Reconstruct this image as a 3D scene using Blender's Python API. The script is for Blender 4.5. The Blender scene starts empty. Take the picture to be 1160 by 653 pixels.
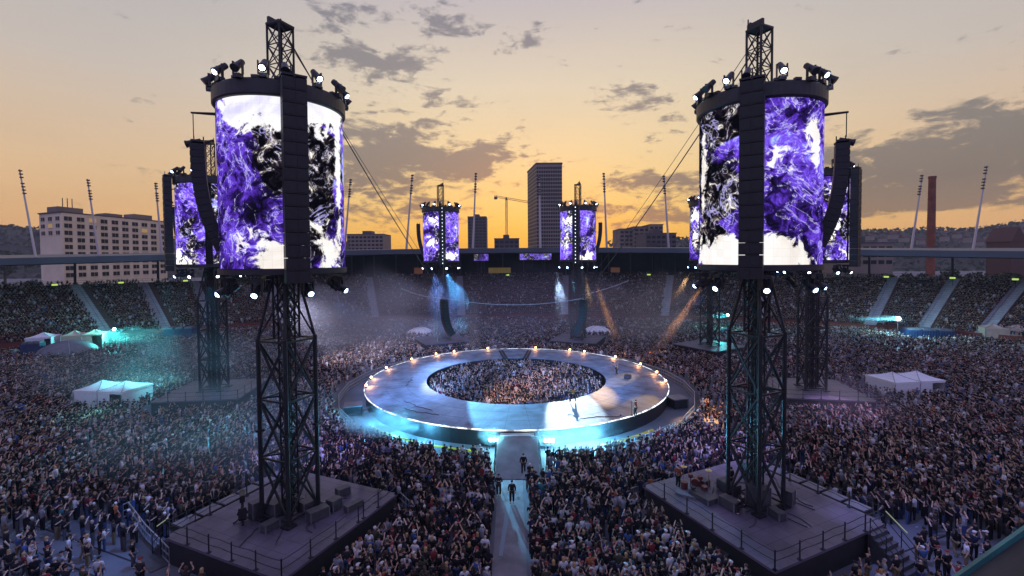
import bpy, bmesh, math, random
import numpy as np
from mathutils import Vector, Matrix, Euler
R = math.radians
random.seed(7); rng = np.random.default_rng(7)
SC = bpy.context.scene
COL = SC.collection

# ------------------------------------------------------------------ camera
CAMZ, FPX = 19.5, 530.0
PPX, PPY = 580.0, 308.7
CROT = Euler((R(88.2), 0, 0)).to_matrix() @ Matrix.Rotation(R(-0.4), 3, 'Z')
def ray(px, py):
    return CROT @ Vector(((px-PPX)/FPX, -(py-PPY)/FPX, -1.0))
def P(px, py, z=0.0):                 # point of height z seen at a photo pixel
    d = ray(px, py); t = (z-CAMZ)/d.z
    return Vector((d.x*t, d.y*t, z))
def D(px, py, depth):                 # point at a distance (along y) seen at a photo pixel
    d = ray(px, py); t = depth/d.y
    return Vector((d.x*t, depth, CAMZ+d.z*t))
def pix(v):
    c = CROT.transposed() @ (Vector(v)-Vector((0, 0, CAMZ)))
    return (PPX-FPX*c.x/c.z, PPY+FPX*c.y/c.z)
cam = bpy.data.cameras.new('camera'); camo = bpy.data.objects.new('camera', cam); COL.objects.link(camo)
camo.location = (0, 0, CAMZ); camo.rotation_euler = CROT.to_euler()
cam.sensor_width = 36; cam.lens = 36*FPX/1160; cam.shift_y = -(326.5-PPY)/1160
cam.clip_start = 0.1; cam.clip_end = 6000
SC.camera = camo

# ------------------------------------------------------------------ materials
def mat(name, col, rough=0.6, metal=0.0, noise=0.0, nscale=3.0, spec=0.5, bump=0.0):
    m = bpy.data.materials.new(name); m.use_nodes = True
    nt = m.node_tree; b = nt.nodes['Principled BSDF']
    b.inputs['Base Color'].default_value = (*col, 1); b.inputs['Roughness'].default_value = rough
    b.inputs['Metallic'].default_value = metal; b.inputs['Specular IOR Level'].default_value = spec
    if noise:
        tc = nt.nodes.new('ShaderNodeTexCoord'); nz = nt.nodes.new('ShaderNodeTexNoise')
        nz.inputs['Scale'].default_value = nscale; nz.inputs['Detail'].default_value = 6
        nt.links.new(tc.outputs['Object'], nz.inputs['Vector'])
        rp = nt.nodes.new('ShaderNodeValToRGB')
        rp.color_ramp.elements[0].position = 0.3; rp.color_ramp.elements[1].position = 0.7
        rp.color_ramp.elements[0].color = (*[c*(1-noise) for c in col], 1)
        rp.color_ramp.elements[1].color = (*[min(1, c*(1+noise)) for c in col], 1)
        nt.links.new(nz.outputs['Fac'], rp.inputs['Fac']); nt.links.new(rp.outputs['Color'], b.inputs['Base Color'])
        if bump:
            bp = nt.nodes.new('ShaderNodeBump'); bp.inputs['Strength'].default_value = bump
            nt.links.new(nz.outputs['Fac'], bp.inputs['Height']); nt.links.new(bp.outputs['Normal'], b.inputs['Normal'])
    return m
def emit(name, col, strength, sample=True):
    m = bpy.data.materials.new(name); m.use_nodes = True
    nt = m.node_tree; nt.nodes.clear()
    e = nt.nodes.new('ShaderNodeEmission'); o = nt.nodes.new('ShaderNodeOutputMaterial')
    e.inputs['Color'].default_value = (*col, 1); e.inputs['Strength'].default_value = strength
    nt.links.new(e.outputs[0], o.inputs['Surface'])
    if not sample: m.cycles.emission_sampling = 'NONE'
    return m
def objcol_mat(name, rough=0.85):
    m = mat(name, (.1, .1, .1), rough, spec=.25); nt = m.node_tree
    oi = nt.nodes.new('ShaderNodeObjectInfo')
    nz = nt.nodes.new('ShaderNodeTexNoise'); nz.inputs['Scale'].default_value = 7; nz.inputs['Detail'].default_value = 4
    mr = nt.nodes.new('ShaderNodeMapRange'); mr.inputs['To Min'].default_value = .75; mr.inputs['To Max'].default_value = 1.2
    mx = nt.nodes.new('ShaderNodeMix'); mx.data_type = 'RGBA'; mx.blend_type = 'MULTIPLY'; mx.inputs['Factor'].default_value = 1
    tc = nt.nodes.new('ShaderNodeTexCoord'); nt.links.new(tc.outputs['Object'], nz.inputs['Vector'])
    nt.links.new(nz.outputs['Fac'], mr.inputs['Value']); nt.links.new(oi.outputs['Color'], mx.inputs['A'])
    nt.links.new(mr.outputs['Result'], mx.inputs['B']); nt.links.new(mx.outputs['Result'], nt.nodes['Principled BSDF'].inputs['Base Color'])
    return m
M = dict(
    steel=mat('black_steel', (.018, .019, .023), .45, .3, .3, 2),
    band=mat('dark_band', (.028, .027, .032), .5, .2, .25, 1.5),
    cab=mat('speaker_black', (.012, .012, .014), .6, 0, .3, 5),
    lampbody=mat('lamp_housing', (.02, .02, .025), .4, .2, .2, 5),
    lens=emit('lamp_lens_white', (.55, .70, 1.0), 20, False),
    dot=emit('white_dot_lamp', (.75, .85, 1.0), 4, False),
    deck=mat('stage_deck', (.095, .08, .115), .45, 0, .4, .45),
    deckb=mat('ring_deck', (.15, .20, .26), .62, 0, .45, .5, spec=.3),
    skirt=mat('stage_skirt', (.012, .012, .016), .8, 0, .3, 2),
    rail=mat('black_rail', (.03, .032, .04), .5, .4),
    alu=mat('barrier_aluminium', (.42, .44, .48), .42, .7, .15, 3),
    floor=mat('floor_covering', (.105, .11, .135), .7, 0, .3, .25),
    walk=mat('walkway_board', (.16, .15, .17), .6, 0, .35, .8),
    concrete=mat('concrete', (.18, .175, .18), .85, 0, .25, .6),
    stair=mat('stair_concrete', (.36, .36, .40), .85, 0, .15, .8),
    seat=mat('seat_red', (.10, .035, .03), .6, 0, .3, 2),
    wallred=mat('front_board', (.16, .03, .02), .6, 0, .4, .3),
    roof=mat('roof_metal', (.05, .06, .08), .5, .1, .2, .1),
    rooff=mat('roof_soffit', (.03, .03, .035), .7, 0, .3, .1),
    mastw=mat('pale_mast', (.55, .5, .5), .5, .2),
    plaster=mat('cream_plaster', (.78, .66, .47), .85, 0, .1, .15),
    glass=mat('dark_window', (.03, .028, .03), .5, spec=.12),
    winlit=emit('lit_window', (1.0, .62, .22), .35, False),
    tower=mat('tower_grid', (.30, .25, .20), .7, 0, .2, .05),
    towerg=mat('tower_glass', (.022, .022, .026), .45, 0, .5, .15, spec=.15),
    grey=mat('grey_block', (.09, .08, .08), .8, 0, .2, .05),
    tan=mat('tan_block', (.24, .19, .15), .8, 0, .2, .05),
    crane=mat('crane_tan', (.22, .15, .06), .6),
    brick=mat('chimney_brick', (.22, .075, .04), .9, 0, .35, .4),
    tent=mat('white_tent', (.74, .75, .78), .7, 0, .05, 1),
    tentt=mat('tan_tent', (.52, .42, .33), .7, 0, .1, 1),
    tarp=mat('grey_tarp', (.14, .14, .16), .6, 0, .2, 1),
    blue=mat('blue_box', (.015, .035, .10), .5, 0, .2, 2),
    hill=mat('wooded_hill', (.035, .038, .022), .95, 0, .5, .02),
    leaf=mat('leaf', (.045, .062, .025), .8, 0, .4, .6),
    bark=mat('bark', (.05, .035, .025), .9),
    houser=mat('house_roof', (.10, .05, .035), .85, 0, .2, .1),
    housew=mat('house_wall', (.28, .24, .2), .85, 0, .1, .1),
    cable=mat('cable', (.03, .03, .03), .6),
    cablel=mat('pale_cable', (.45, .5, .55), .6),
    edge=emit('edge_light_strip', (.85, .9, 1.0), 3.0, False),
    foot=emit('warm_footlight', (1.0, .45, .18), 22, False),
    cyanlamp=emit('cyan_lamp', (.4, .9, 1.0), 40, False),
    cyanbar=emit('cyan_light_bar', (.15, .9, .95), 5, False),
    whitelamp=emit('white_lamp', (.75, .93, 1.0), 40, False),
    exitg=emit('exit_sign_glow', (.6, .9, .2), .8, False),
    yellow=mat('yellow_cable_ramp', (.55, .42, .02), .6),
    flight=mat('flight_case', (.05, .05, .06), .5, 0, .3, 3),
    flightt=mat('case_top', (.13, .125, .15), .5, 0, .2, 2),
    skin=mat('skin', (.50, .32, .24), .6, 0, .1, 6),
    shoe=mat('shoe', (.02, .02, .02), .6),
    eye=mat('eye', (.02, .015, .01), .3),
    cloth=objcol_mat('cloth'), hairm=objcol_mat('hair', .7),
    orange=mat('orange_banner', (.55, .20, .06), .7, 0, .1, 1),
    yellowb=mat('yellow_banner', (.60, .40, .05), .7, 0, .1, 1),
    guitar=mat('guitar', (.05, .02, .015), .25),
    drum=mat('drum_shell', (.10, .02, .02), .3),
    cymbal=mat('cymbal', (.6, .45, .18), .3, .9),
    ledge=mat('near_ledge', (.045, .048, .05), .7, 0, .3, 4),
    ledgee=mat('near_ledge_trim', (.05, .20, .20), .5, .1, .3, 6),
)

_t = M['edge'].node_tree; _e = [n for n in _t.nodes if n.type == 'EMISSION'][0]
_c = _t.nodes.new('ShaderNodeTexCoord'); _n = _t.nodes.new('ShaderNodeTexNoise'); _n.inputs['Scale'].default_value = .9; _n.inputs['Detail'].default_value = 6
_r = _t.nodes.new('ShaderNodeMapRange')
for _k, _v in (('From Min', .38), ('From Max', .62), ('To Min', .35), ('To Max', 3.2)): _r.inputs[_k].default_value = _v
_t.links.new(_c.outputs['Object'], _n.inputs['Vector']); _t.links.new(_n.outputs['Fac'], _r.inputs['Value']); _t.links.new(_r.outputs['Result'], _e.inputs['Strength'])
# ------------------------------------------------------------------ mesh builder
class MB:
    def __init__(s): s.v = []; s.f = []; s.m = []
    def add(s, vs, fs, mi=0):
        b = len(s.v); s.v += [tuple(v) for v in vs]; s.f += [tuple(b+i for i in f) for f in fs]; s.m += [mi]*len(fs)
    def box(s, c, size, rz=0.0, mi=0, rot=None):
        hx, hy, hz = size[0]/2, size[1]/2, size[2]/2
        vs = [Vector((x, y, z)) for x in (-hx, hx) for y in (-hy, hy) for z in (-hz, hz)]
        mt = rot if rot is not None else Matrix.Rotation(rz, 3, 'Z')
        s.add([mt @ v + Vector(c) for v in vs], [(0, 1, 3, 2), (4, 6, 7, 5), (0, 4, 5, 1), (2, 3, 7, 6), (0, 2, 6, 4), (1, 5, 7, 3)], mi)
    def tube(s, p0, p1, r0, r1=None, n=6, mi=0, cap=True):
        p0, p1 = Vector(p0), Vector(p1); r1 = r0 if r1 is None else r1
        d = p1-p0
        if d.length < 1e-6: return
        d.normalize(); a = d.orthogonal().normalized(); b = d.cross(a)
        vs = []
        for p, r in ((p0, r0), (p1, r1)):
            for k in range(n):
                t = 2*math.pi*k/n; vs.append(p+a*(math.cos(t)*r)+b*(math.sin(t)*r))
        fs = [(k, (k+1) % n, n+(k+1) % n, n+k) for k in range(n)]
        if cap: fs += [tuple(range(n-1, -1, -1)), tuple(range(n, 2*n))]
        s.add(vs, fs, mi)
    def path(s, pts, r, n=5, mi=0):
        for a, b in zip(pts[:-1], pts[1:]): s.tube(a, b, r, r, n, mi)
    def prism(s, poly, z0, z1, mi=0):
        n = len(poly); vs = [(p[0], p[1], z0) for p in poly]+[(p[0], p[1], z1) for p in poly]
        s.add(vs, [(k, (k+1) % n, n+(k+1) % n, n+k) for k in range(n)]+[tuple(range(n-1, -1, -1)), tuple(range(n, 2*n))], mi)
    def lathe(s, prof, c=(0, 0, 0), n=32, a0=0.0, a1=2*math.pi, mi=0, closed=True):
        full = abs(a1-a0-2*math.pi) < 1e-6; cnt = n if full else n+1
        vs = []
        for k in range(cnt):
            t = a0+(a1-a0)*k/n
            for (r, z) in prof: vs.append((c[0]+r*math.cos(t), c[1]+r*math.sin(t), c[2]+z))
        m = len(prof); fs = []
        for k in range(n):
            k2 = (k+1) % cnt
            for j in range(m if closed else m-1):
                j2 = (j+1) % m; fs.append((k*m+j, k2*m+j, k2*m+j2, k*m+j2))
        if not full and closed: fs += [tuple(range(m)), tuple(cnt*m-m+j for j in range(m-1, -1, -1))]
        s.add(vs, fs, mi)
    def ball(s, c, r, n=8, mi=0):
        prof = [(max(.001, math.cos(a))*1.0, math.sin(a)) for a in [math.pi*(k/(n//2)-.5) for k in range(n//2+1)]]
        rr = r if hasattr(r, '__len__') else (r, r, r)
        b = MB(); b.lathe(prof, n=n, closed=False)
        s.add([(c[0]+v[0]*rr[0], c[1]+v[1]*rr[1], c[2]+v[2]*rr[2]) for v in b.v], b.f, mi)
    def build(s, name, mats, parent=None, smooth=False, recalc=True):
        me = bpy.data.meshes.new(name); me.from_pydata(s.v, [], s.f)
        mats = mats if isinstance(mats, (list, tuple)) else [mats]
        for m in mats: me.materials.append(m)
        if len(mats) > 1: me.polygons.foreach_set('material_index', s.m)
        if recalc:
            bm = bmesh.new(); bm.from_mesh(me); bmesh.ops.recalc_face_normals(bm, faces=bm.faces); bm.to_mesh(me); bm.free()
        if smooth: me.polygons.foreach_set('use_smooth', [True]*len(me.polygons))
        o = bpy.data.objects.new(name, me); COL.objects.link(o)
        if parent: o.parent = parent
        return o
def tag(o, label=None, cat=None, group=None, kind=None):
    if label: o['label'] = label
    if cat: o['category'] = cat
    if group: o['group'] = group
    if kind: o['kind'] = kind
    return o
def thing(name, label, cat, loc=(0, 0, 0), rz=0.0, group=None):
    o = bpy.data.objects.new(name, None); COL.objects.link(o); o.location = loc; o.rotation_euler = (0, 0, rz)
    return tag(o, label, cat, group)
def copy_tree(o, parent=None):
    c = o.copy(); COL.objects.link(c)
    if parent: c.parent = parent
    for ch in list(o.children): copy_tree(ch, c)
    return c

# ------------------------------------------------------------------ world
w = bpy.data.worlds.new('World'); SC.world = w; w.use_nodes = True
nt = w.node_tree; nt.nodes.clear()
def N(t, **k):
    n = nt.nodes.new(t)
    for a, b in k.items(): setattr(n, a, b)
    return n
L = nt.links.new
def math_(op, a, b=None, c=None, clamp=False):
    n = N('ShaderNodeMath', operation=op, use_clamp=clamp)
    for i, x in enumerate((a, b, c)):
        if x is None: continue
        if isinstance(x, (int, float)): n.inputs[i].default_value = x
        else: L(x, n.inputs[i])
    return n.outputs[0]
def smooth_(x, a, b, lo=0.0, hi=1.0):
    n = N('ShaderNodeMapRange', interpolation_type='SMOOTHSTEP')
    L(x, n.inputs['Value'])
    for k, v in (('From Min', a), ('From Max', b), ('To Min', lo), ('To Max', hi)): n.inputs[k].default_value = v
    return n.outputs['Result']
def mixc(f, a, b, mode='MIX'):
    n = N('ShaderNodeMix', data_type='RGBA', blend_type=mode)
    for k, x in (('Factor', f), ('A', a), ('B', b)):
        s = n.inputs[k] if k == 'Factor' else [i for i in n.inputs if i.name == k and i.type == 'RGBA'][0]
        if isinstance(x, (int, float)): s.default_value = x
        elif isinstance(x, tuple): s.default_value = (*x, 1)
        else: L(x, s)
    return [o for o in n.outputs if o.type == 'RGBA'][0]
def ramp_(x, stops):
    n = N('ShaderNodeValToRGB'); cr = n.color_ramp
    while len(cr.elements) < len(stops): cr.elements.new(0.5)
    for e, (p, c) in zip(cr.elements, stops): e.position = p; e.color = (*c, 1)
    L(x, n.inputs['Fac']); return n.outputs['Color']
tc = N('ShaderNodeTexCoord'); sep = N('ShaderNodeSeparateXYZ'); L(tc.outputs['Generated'], sep.inputs[0])
X, Y, Z = sep.outputs
horiz = math_('SQRT', math_('ADD', math_('MULTIPLY', X, X), math_('MULTIPLY', Y, Y)))
el = math_('DIVIDE', math_('ARCTAN2', Z, horiz), R(90))            # 0..1 elevation
az = math_('ARCTAN2', X, Y)                                        # 0 ahead, + to the east
azd = math_('DIVIDE', az, R(1))
elp = math_('MAXIMUM', el, 0.0)
centre = ramp_(elp, [(0.0, (1.0, .47, .03)), (.03, (1.0, .56, .065)), (.075, (.98, .66, .20)), (.14, (.90, .68, .36)), (.22, (.78, .66, .49)), (.28, (.64, .56, .50)), (.42, (.36, .34, .58)), (1.0, (.32, .33, .74))])
side = ramp_(elp, [(0.0, (.84, .44, .15)), (.05, (.86, .51, .21)), (.10, (.79, .54, .31)), (.20, (.60, .52, .46)), (.28, (.50, .47, .47)), (.42, (.33, .31, .55)), (1.0, (.32, .33, .74))])
back = ramp_(elp, [(0.0, (.30, .27, .46)), (.2, (.40, .37, .72)), (1.0, (.32, .33, .74))])
azs = math_('ABSOLUTE', math_('SUBTRACT', azd, 3.0))
g1 = mixc(smooth_(azs, 8, 46), centre, side)
base = mixc(smooth_(azs, 62, 115), g1, back)
# clouds, on a layer above the city (perspective towards the horizon)
den = math_('ADD', math_('MAXIMUM', Z, 0.0), 0.10)
cv = N('ShaderNodeCombineXYZ'); L(math_('DIVIDE', X, den), cv.inputs[0]); L(math_('DIVIDE', Y, den), cv.inputs[1])
def noise(vec, scale, detail, dist=0.0, rough=.55, off=(0, 0, 0), sc=(1, 1, 1)):
    mp = N('ShaderNodeMapping'); mp.inputs['Location'].default_value = off; mp.inputs['Scale'].default_value = sc; L(vec, mp.inputs[0])
    n = N('ShaderNodeTexNoise'); n.inputs['Scale'].default_value = scale; n.inputs['Detail'].default_value = detail
    n.inputs['Roughness'].default_value = rough; n.inputs['Distortion'].default_value = dist; L(mp.outputs[0], n.inputs['Vector'])
    return n.outputs['Fac']
pv = N('ShaderNodeCombineXYZ'); L(math_('MULTIPLY', az, 1.0), pv.inputs[0]); L(math_('MULTIPLY', math_('MULTIPLY', el, R(90)), 2.1), pv.inputs[1])
def blob(a, e, ra, re, h=1.0):
    da = math_('DIVIDE', math_('SUBTRACT', azd, a), ra); de = math_('DIVIDE', math_('SUBTRACT', math_('MULTIPLY', el, 90.0), e), re)
    q = math_('ADD', math_('MULTIPLY', da, da), math_('MULTIPLY', de, de))
    return math_('MULTIPLY', math_('EXPONENT', math_('MULTIPLY', q, -1.0)), h)
def azel(px, py):
    d = ray(px, py); return math.degrees(math.atan2(d.x, d.y)), math.degrees(math.atan2(d.z, math.hypot(d.x, d.y)))
BLOBS = [(480, 178, 11, 3.8, .23), (415, 165, 7, 5.0, .19), (550, 186, 6, 2.2, .21), (455, 78, 4.5, 2.0, .25), (385, 62, 5, 2.4, .22), (500, 20, 6, 2.6, .20), (390, 8, 5, 2.4, .19),
         (410, 225, 10, 3.0, .17), (480, 248, 9, 1.4, .15), (695, 103, 3.8, 1.4, .25), (738, 118, 4, 2.4, .20), (728, 208, 6, 2.0, .25), (725, 250, 8, 2.4, .18), (790, 232, 7, 2, .15), (660, 178, 3, .8, .17), (640, 235, 5, 1.2, .12),
         (1060, 192, 14, 3.6, .16), (1150, 150, 8, 3.4, .23), (1010, 212, 9, 2.4, .21), (1100, 222, 13, 1.4, .17), (150, 162, 8, .5, .12), (600, 45, 4.5, 1.4, .20), (820, 100, 3, 1.2, .12), (150, 235, 8, .9, .10), (1000, 165, 10, 1.6, .14), (745, 160, 2.6, .9, .13), (520, 120, 6, 1.6, .12)]
bl = None
for (px, py, ra, re, h) in BLOBS:
    a, e = azel(px, py); q = blob(a, e, ra, re, h)
    bl = q if bl is None else math_('ADD', bl, q)
nA = noise(pv.outputs[0], 9.5, 10, .5, .64, sc=(1, 1.5, 1))
nB = noise(pv.outputs[0], 30, 7, .4, .62, off=(3, 1, 0))
nn = math_('ADD', math_('MULTIPLY', math_('ADD', math_('MULTIPLY', nA, .68), math_('MULTIPLY', nB, .32)), 1.5), -.25)
dens = smooth_(math_('ADD', nn, bl), .625, .80)
wide = smooth_(noise(cv.outputs[0], .55, 8, .3, .6, off=(5, 2, 0)), .52, .75)
cloudc = ramp_(elp, [(0.0, (.50, .23, .07)), (.03, (.30, .20, .115)), (.08, (.155, .14, .13)), (.2, (.235, .215, .215)), (.35, (.22, .22, .28)), (1, (.16, .19, .30))])
c1 = mixc(math_('MULTIPLY', dens, .92), base, cloudc)
edgeg = math_('MULTIPLY', math_('MULTIPLY', dens, math_('SUBTRACT', 1.0, dens)), math_('MULTIPLY', smooth_(elp, .12, .02), 1.0))
c2 = mixc(math_('MULTIPLY', edgeg, .8), c1, (1.0, .62, .16))
c3 = mixc(math_('MULTIPLY', wide, .12), c2, cloudc)
sky = N('ShaderNodeTexSky', sky_type='NISHITA', sun_disc=False); sky.sun_elevation = R(1.5); sky.sun_rotation = R(3); sky.air_density = 1.5; sky.dust_density = 3
c4 = mixc(.04, c3, sky.outputs['Color'])
ground = mixc(smooth_(el, -.02, 0.0), (.03, .03, .035), c4)
bg = N('ShaderNodeBackground'); L(ground, bg.inputs['Color']); bg.inputs['Strength'].default_value = 1.0
wo = N('ShaderNodeOutputWorld'); L(bg.outputs[0], wo.inputs['Surface'])
sun = bpy.data.lights.new('sun', 'SUN'); sun.energy = 0.12; sun.angle = R(10); sun.color = (1, .6, .3)
so = bpy.data.objects.new('sun', sun); COL.objects.link(so)
so.rotation_euler = Vector((-math.sin(R(3)), -math.cos(R(3)), -math.sin(R(3)))).to_track_quat('-Z', 'Y').to_euler()

# ------------------------------------------------------------------ site constants
CX, CY = 0.5, 69.0
RO, RI, SZ = 21.5, 13.1, 1.8
EA, EB, ECY = 118.0, 76.0, 69.0
def EL(t, off=0.0): return Vector(((EA+off)*math.cos(t)+CX, ECY+(EB+off)*math.sin(t), 0))
def in_ell(x, y, off=0.0): return ((x-CX)/(EA+off))**2+((y-ECY)/(EB+off))**2 < 1

# ground
g = MB(); S = 3000
g.add([(-S, -S, 0), (S, -S, 0), (S, S, 0), (-S, S, 0)], [(0, 1, 2, 3)])
tag(g.build('ground', M['concrete']), kind='structure')
g = MB(); vs = [EL(2*math.pi*k/96, -.6) for k in range(96)]
g.add([(v.x, v.y, .004) for v in vs], [tuple(range(96))])
tag(g.build('floor', M['floor']), kind='structure')
# ------------------------------------------------------------------ grandstand
T0, T1 = R(-12), R(192)
NROW = 24; DEP = 1.08; Z0, ZR = 1.3, .485
gs = thing('grandstand', 'curved open stadium stand packed with spectators under a thin floating ring roof', 'grandstand')
tm = MB(); NT = 150
prof = [(0, 0), (0, Z0)]
for k in range(NROW):
    prof += [(DEP*(k+1), Z0+ZR*k), (DEP*(k+1), Z0+ZR*(k+1))]
prof += [(DEP*NROW+2.5, Z0+ZR*NROW), (DEP*NROW+2.5, 0)]
vs = []; fs = []
for i in range(NT+1):
    t = T0+(T1-T0)*i/NT
    for (o, z) in prof: p = EL(t, o); vs.append((p.x, p.y, z))
m = len(prof)
for i in range(NT):
    for j in range(m-1): fs.append((i*m+j, (i+1)*m+j, (i+1)*m+j+1, i*m+j+1))
tm.add(vs, fs); tm.build('terrace', M['seat'], gs)
wm = MB(); NTW = 100
vs = []; fs = []
for i in range(NTW+1):
    t = T0+(T1-T0)*i/NTW
    for (o, z) in ((-.35, 0), (-.35, 1.9), (-.15, 1.9), (-.15, 0)): p = EL(t, o); vs.append((p.x, p.y, z))
for i in range(NTW):
    for j in range(3): fs.append((i*4+j, (i+1)*4+j, (i+1)*4+j+1, i*4+j+1))
wm.add(vs, fs); wm.build('front_wall', M['wallred'], gs)
aisles = []
for (px, py) in ((12, 366), (88, 352), (157, 347), (216, 344), (300, 340), (420, 338), (520, 335), (640, 335), (760, 335), (870, 338), (985, 345), (1057, 347), (1142, 350), (-60, 372), (1230, 365)):
    p = P(px, py, 6.5); t = math.atan2((p.y-ECY)/(EB+13), (p.x-CX)/(EA+13)); aisles.append(t)
for t in aisles:
    a = MB(); tang = (EL(t+.001, 12)-EL(t-.001, 12)).normalized(); wd = 1.25
    for k in range(NROW*2):
        o0 = DEP*k/2+.02; z = Z0+ZR*(k/2+.5)-.02
        p0, p1 = EL(t, o0), EL(t, o0+DEP/2)
        n = (p1-p0); c = (p0+p1)/2
        a.box((c.x, c.y, z-.15), (n.length+.02, wd*2, .36 if k % 2 else .38), math.atan2(n.y, n.x))
        if k % 2 == 0: a.box((c.x, c.y, z+.045), (n.length*.30, wd*2-.1, .03), math.atan2(n.y, n.x), 1)
    hr0, hr1 = EL(t, 0.5), EL(t, DEP*NROW-.5); hr0.z = Z0+1.2; hr1.z = Z0+ZR*NROW+1.0; a.tube(hr0, hr1, .03, .03, 4, 1)
    a.build('aisle_stairs', [M['stair'], M['rail']], gs)
# roof ring
rm = MB(); vs = []; fs = []
rp = [(7, 18.1), (7.3, 19.6), (44, 20.4), (44, 19.2), (12, 17.8)]
NTR = 140
for i in range(NTR+1):
    t = T0+(T1-T0)*i/NTR
    for (o, z) in rp: p = EL(t, o); vs.append((p.x, p.y, z+3.0*max(0, math.sin(t))**2))
for i in range(NTR):
    for j in range(5): fs.append((i*5+j, (i+1)*5+j, (i+1)*5+(j+1) % 5, i*5+(j+1) % 5))
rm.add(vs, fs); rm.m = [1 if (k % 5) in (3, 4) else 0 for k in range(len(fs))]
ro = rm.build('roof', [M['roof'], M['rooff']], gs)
for i in range(24):
    t = T0+(T1-T0)*(i+.5)/24
    c = MB(); p = EL(t, 31); q = EL(t, 29); c.tube((p.x, p.y, 0), (q.x, q.y, 18.6+3*max(0, math.sin(t))**2), .38, .28, 8); c.build('roof_column', M['rooff'], gs)
cw_ = MB(); vs = []; fs = []
for i in range(41):
    t = R(50+80*i/40)
    for (o, z) in ((DEP*NROW+7, 0), (DEP*NROW+7, 21.0), (DEP*NROW+7.5, 21.0), (DEP*NROW+7.5, 0)): p = EL(t, o); vs.append((p.x, p.y, z))
for i in range(40):
    for j in range(3): fs.append((i*4+j, (i+1)*4+j, (i+1)*4+j+1, i*4+j+1))
cw_.add(vs, fs); cw_.build('concourse_wall', M['towerg'], gs)
for i in range(26):
    t = R(52+76*i/25); c = MB(); p = EL(t, DEP*NROW+6.7); c.box((p.x, p.y, 15.5), (.4, .5, 11), t); c.build('concourse_pillar', M['grey'], gs)
rl = MB()
for o, z in ((DEP*NROW+2.4, Z0+ZR*NROW+1.05), (DEP*NROW+2.4, Z0+ZR*NROW+.55)):
    pts = [EL(T0+(T1-T0)*i/80, o)+Vector((0, 0, z)) for i in range(81)]; rl.path(pts, .035, 4)
rl.build('back_railing', M['rail'], gs)
# exit signs along the top of the stand
for i, (px, py, wh) in enumerate(((62, 324, 'above the cream building side'), (137, 319, 'below the middle of the cream building'), (210, 316, 'beside the big purple screen'), (735, 312, 'behind the slack cables at the far end'), (575, 315, 'over the far centre blocks'),
                              (1004, 313, 'under the brick chimney side'), (1079, 317, 'below the trees past the chimney'), (1150, 322, 'nearest the tan tent'))):
    best = None
    for k in range(600):
        y = 60+k*.25; q = D(px, py, y)
        if not in_ell(q.x, q.y, DEP*(NROW-4)): best = Vector((q.x, q.y, Z0+ZR*(NROW-4)+2.3)); break
    if best is None: continue
    rz = math.atan2(CY-best.y, CX-best.x)+math.pi/2
    e = thing('exit_sign', 'small glowing green sign on the stand top, '+wh, 'exit sign', best, rz, 'lit signs along the stand top')
    b = MB(); b.box((0, 0, 0), (1.2, .12, .45)); b.build('sign_face', M['exitg'], e)
    b = MB(); b.tube((0, .12, -2.4), (0, .12, .35), .06); b.box((0, .1, 0), (1.3, .06, .55)); b.build('sign_frame', M['rail'], e)
# ------------------------------------------------------------------ ring stage
rs = thing('ring_stage', 'large ring shaped stage glowing at its rim around a packed inner pit', 'stage', (CX, CY, 0))
b = MB(); b.lathe([(RI, SZ-.12), (RO, SZ-.12), (RO, SZ), (RI, SZ)], n=128); b.build('deck', M['deckb'], rs)
b = MB()
for k in range(48):
    a = 2*math.pi*(k+.5)/48; b.box(((RI+RO)/2*math.cos(a), (RI+RO)/2*math.sin(a), SZ+.002), (RO-RI-.1, .02, .006), a)
for rr in (RI+2.8, RI+5.6): b.lathe([(rr, SZ), (rr+.02, SZ), (rr+.02, SZ+.005), (rr, SZ+.005)], n=96)
b.build('deck_joints', M['skirt'], rs)
b = MB()
for k in range(7):
    a0, rr0 = rng.uniform(0, 6.28), rng.uniform(RI+.8, RO-1); pts = []
    for q in range(14):
        a0 += rng.uniform(.01, .035); rr0 = min(RO-.6, max(RI+.4, rr0+rng.normal(0, .25))); pts.append((rr0*math.cos(a0), rr0*math.sin(a0), SZ+.03))
    b.path(pts, .03, 4)
b.build('stage_cable', M['cable'], rs)
b = MB(); b.lathe([(RO-.25, 0), (RO-.15, 0), (RO-.15, SZ-.13), (RO-.25, SZ-.13)], n=128); b.build('outer_skirt', M['skirt'], rs)
b = MB(); b.lathe([(RI+.15, 0), (RI+.25, 0), (RI+.25, SZ-.13), (RI+.15, SZ-.13)], n=96); b.build('inner_skirt', M['skirt'], rs)
b = MB(); b.lathe([(RO+.01, SZ-.10), (RO+.07, SZ-.10), (RO+.07, SZ+.02), (RO+.01, SZ+.02)], n=160); b.build('edge_light', M['edge'], rs)
foots = [(416, 438), (420, 429), (438, 418), (466, 408), (497, 403), (519, 401), (556, 399), (604, 399), (640, 400), (657, 401), (694, 406), (723, 414), (741, 423), (753, 433)]
FOOT = []
for (px, py) in foots:
    p = P(px, py, SZ+.1); a = math.atan2(p.y-CY, p.x-CX); q = (math.cos(a)*(RO-.15), math.sin(a)*(RO-.15))
    f = MB(); f.box((q[0], q[1], SZ+.09), (.3, .5, .16), a); fo = f.build('footlight', M['lampbody'], rs)
    FOOT.append((CX+q[0]-math.cos(a)*.5, CY+q[1]-math.sin(a)*.5, SZ+.5))
    f = MB(); f.ball((q[0]-math.cos(a)*.05, q[1]-math.sin(a)*.05, SZ+.28), .17, 8); f.build('bulb', M['foot'], fo)
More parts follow.
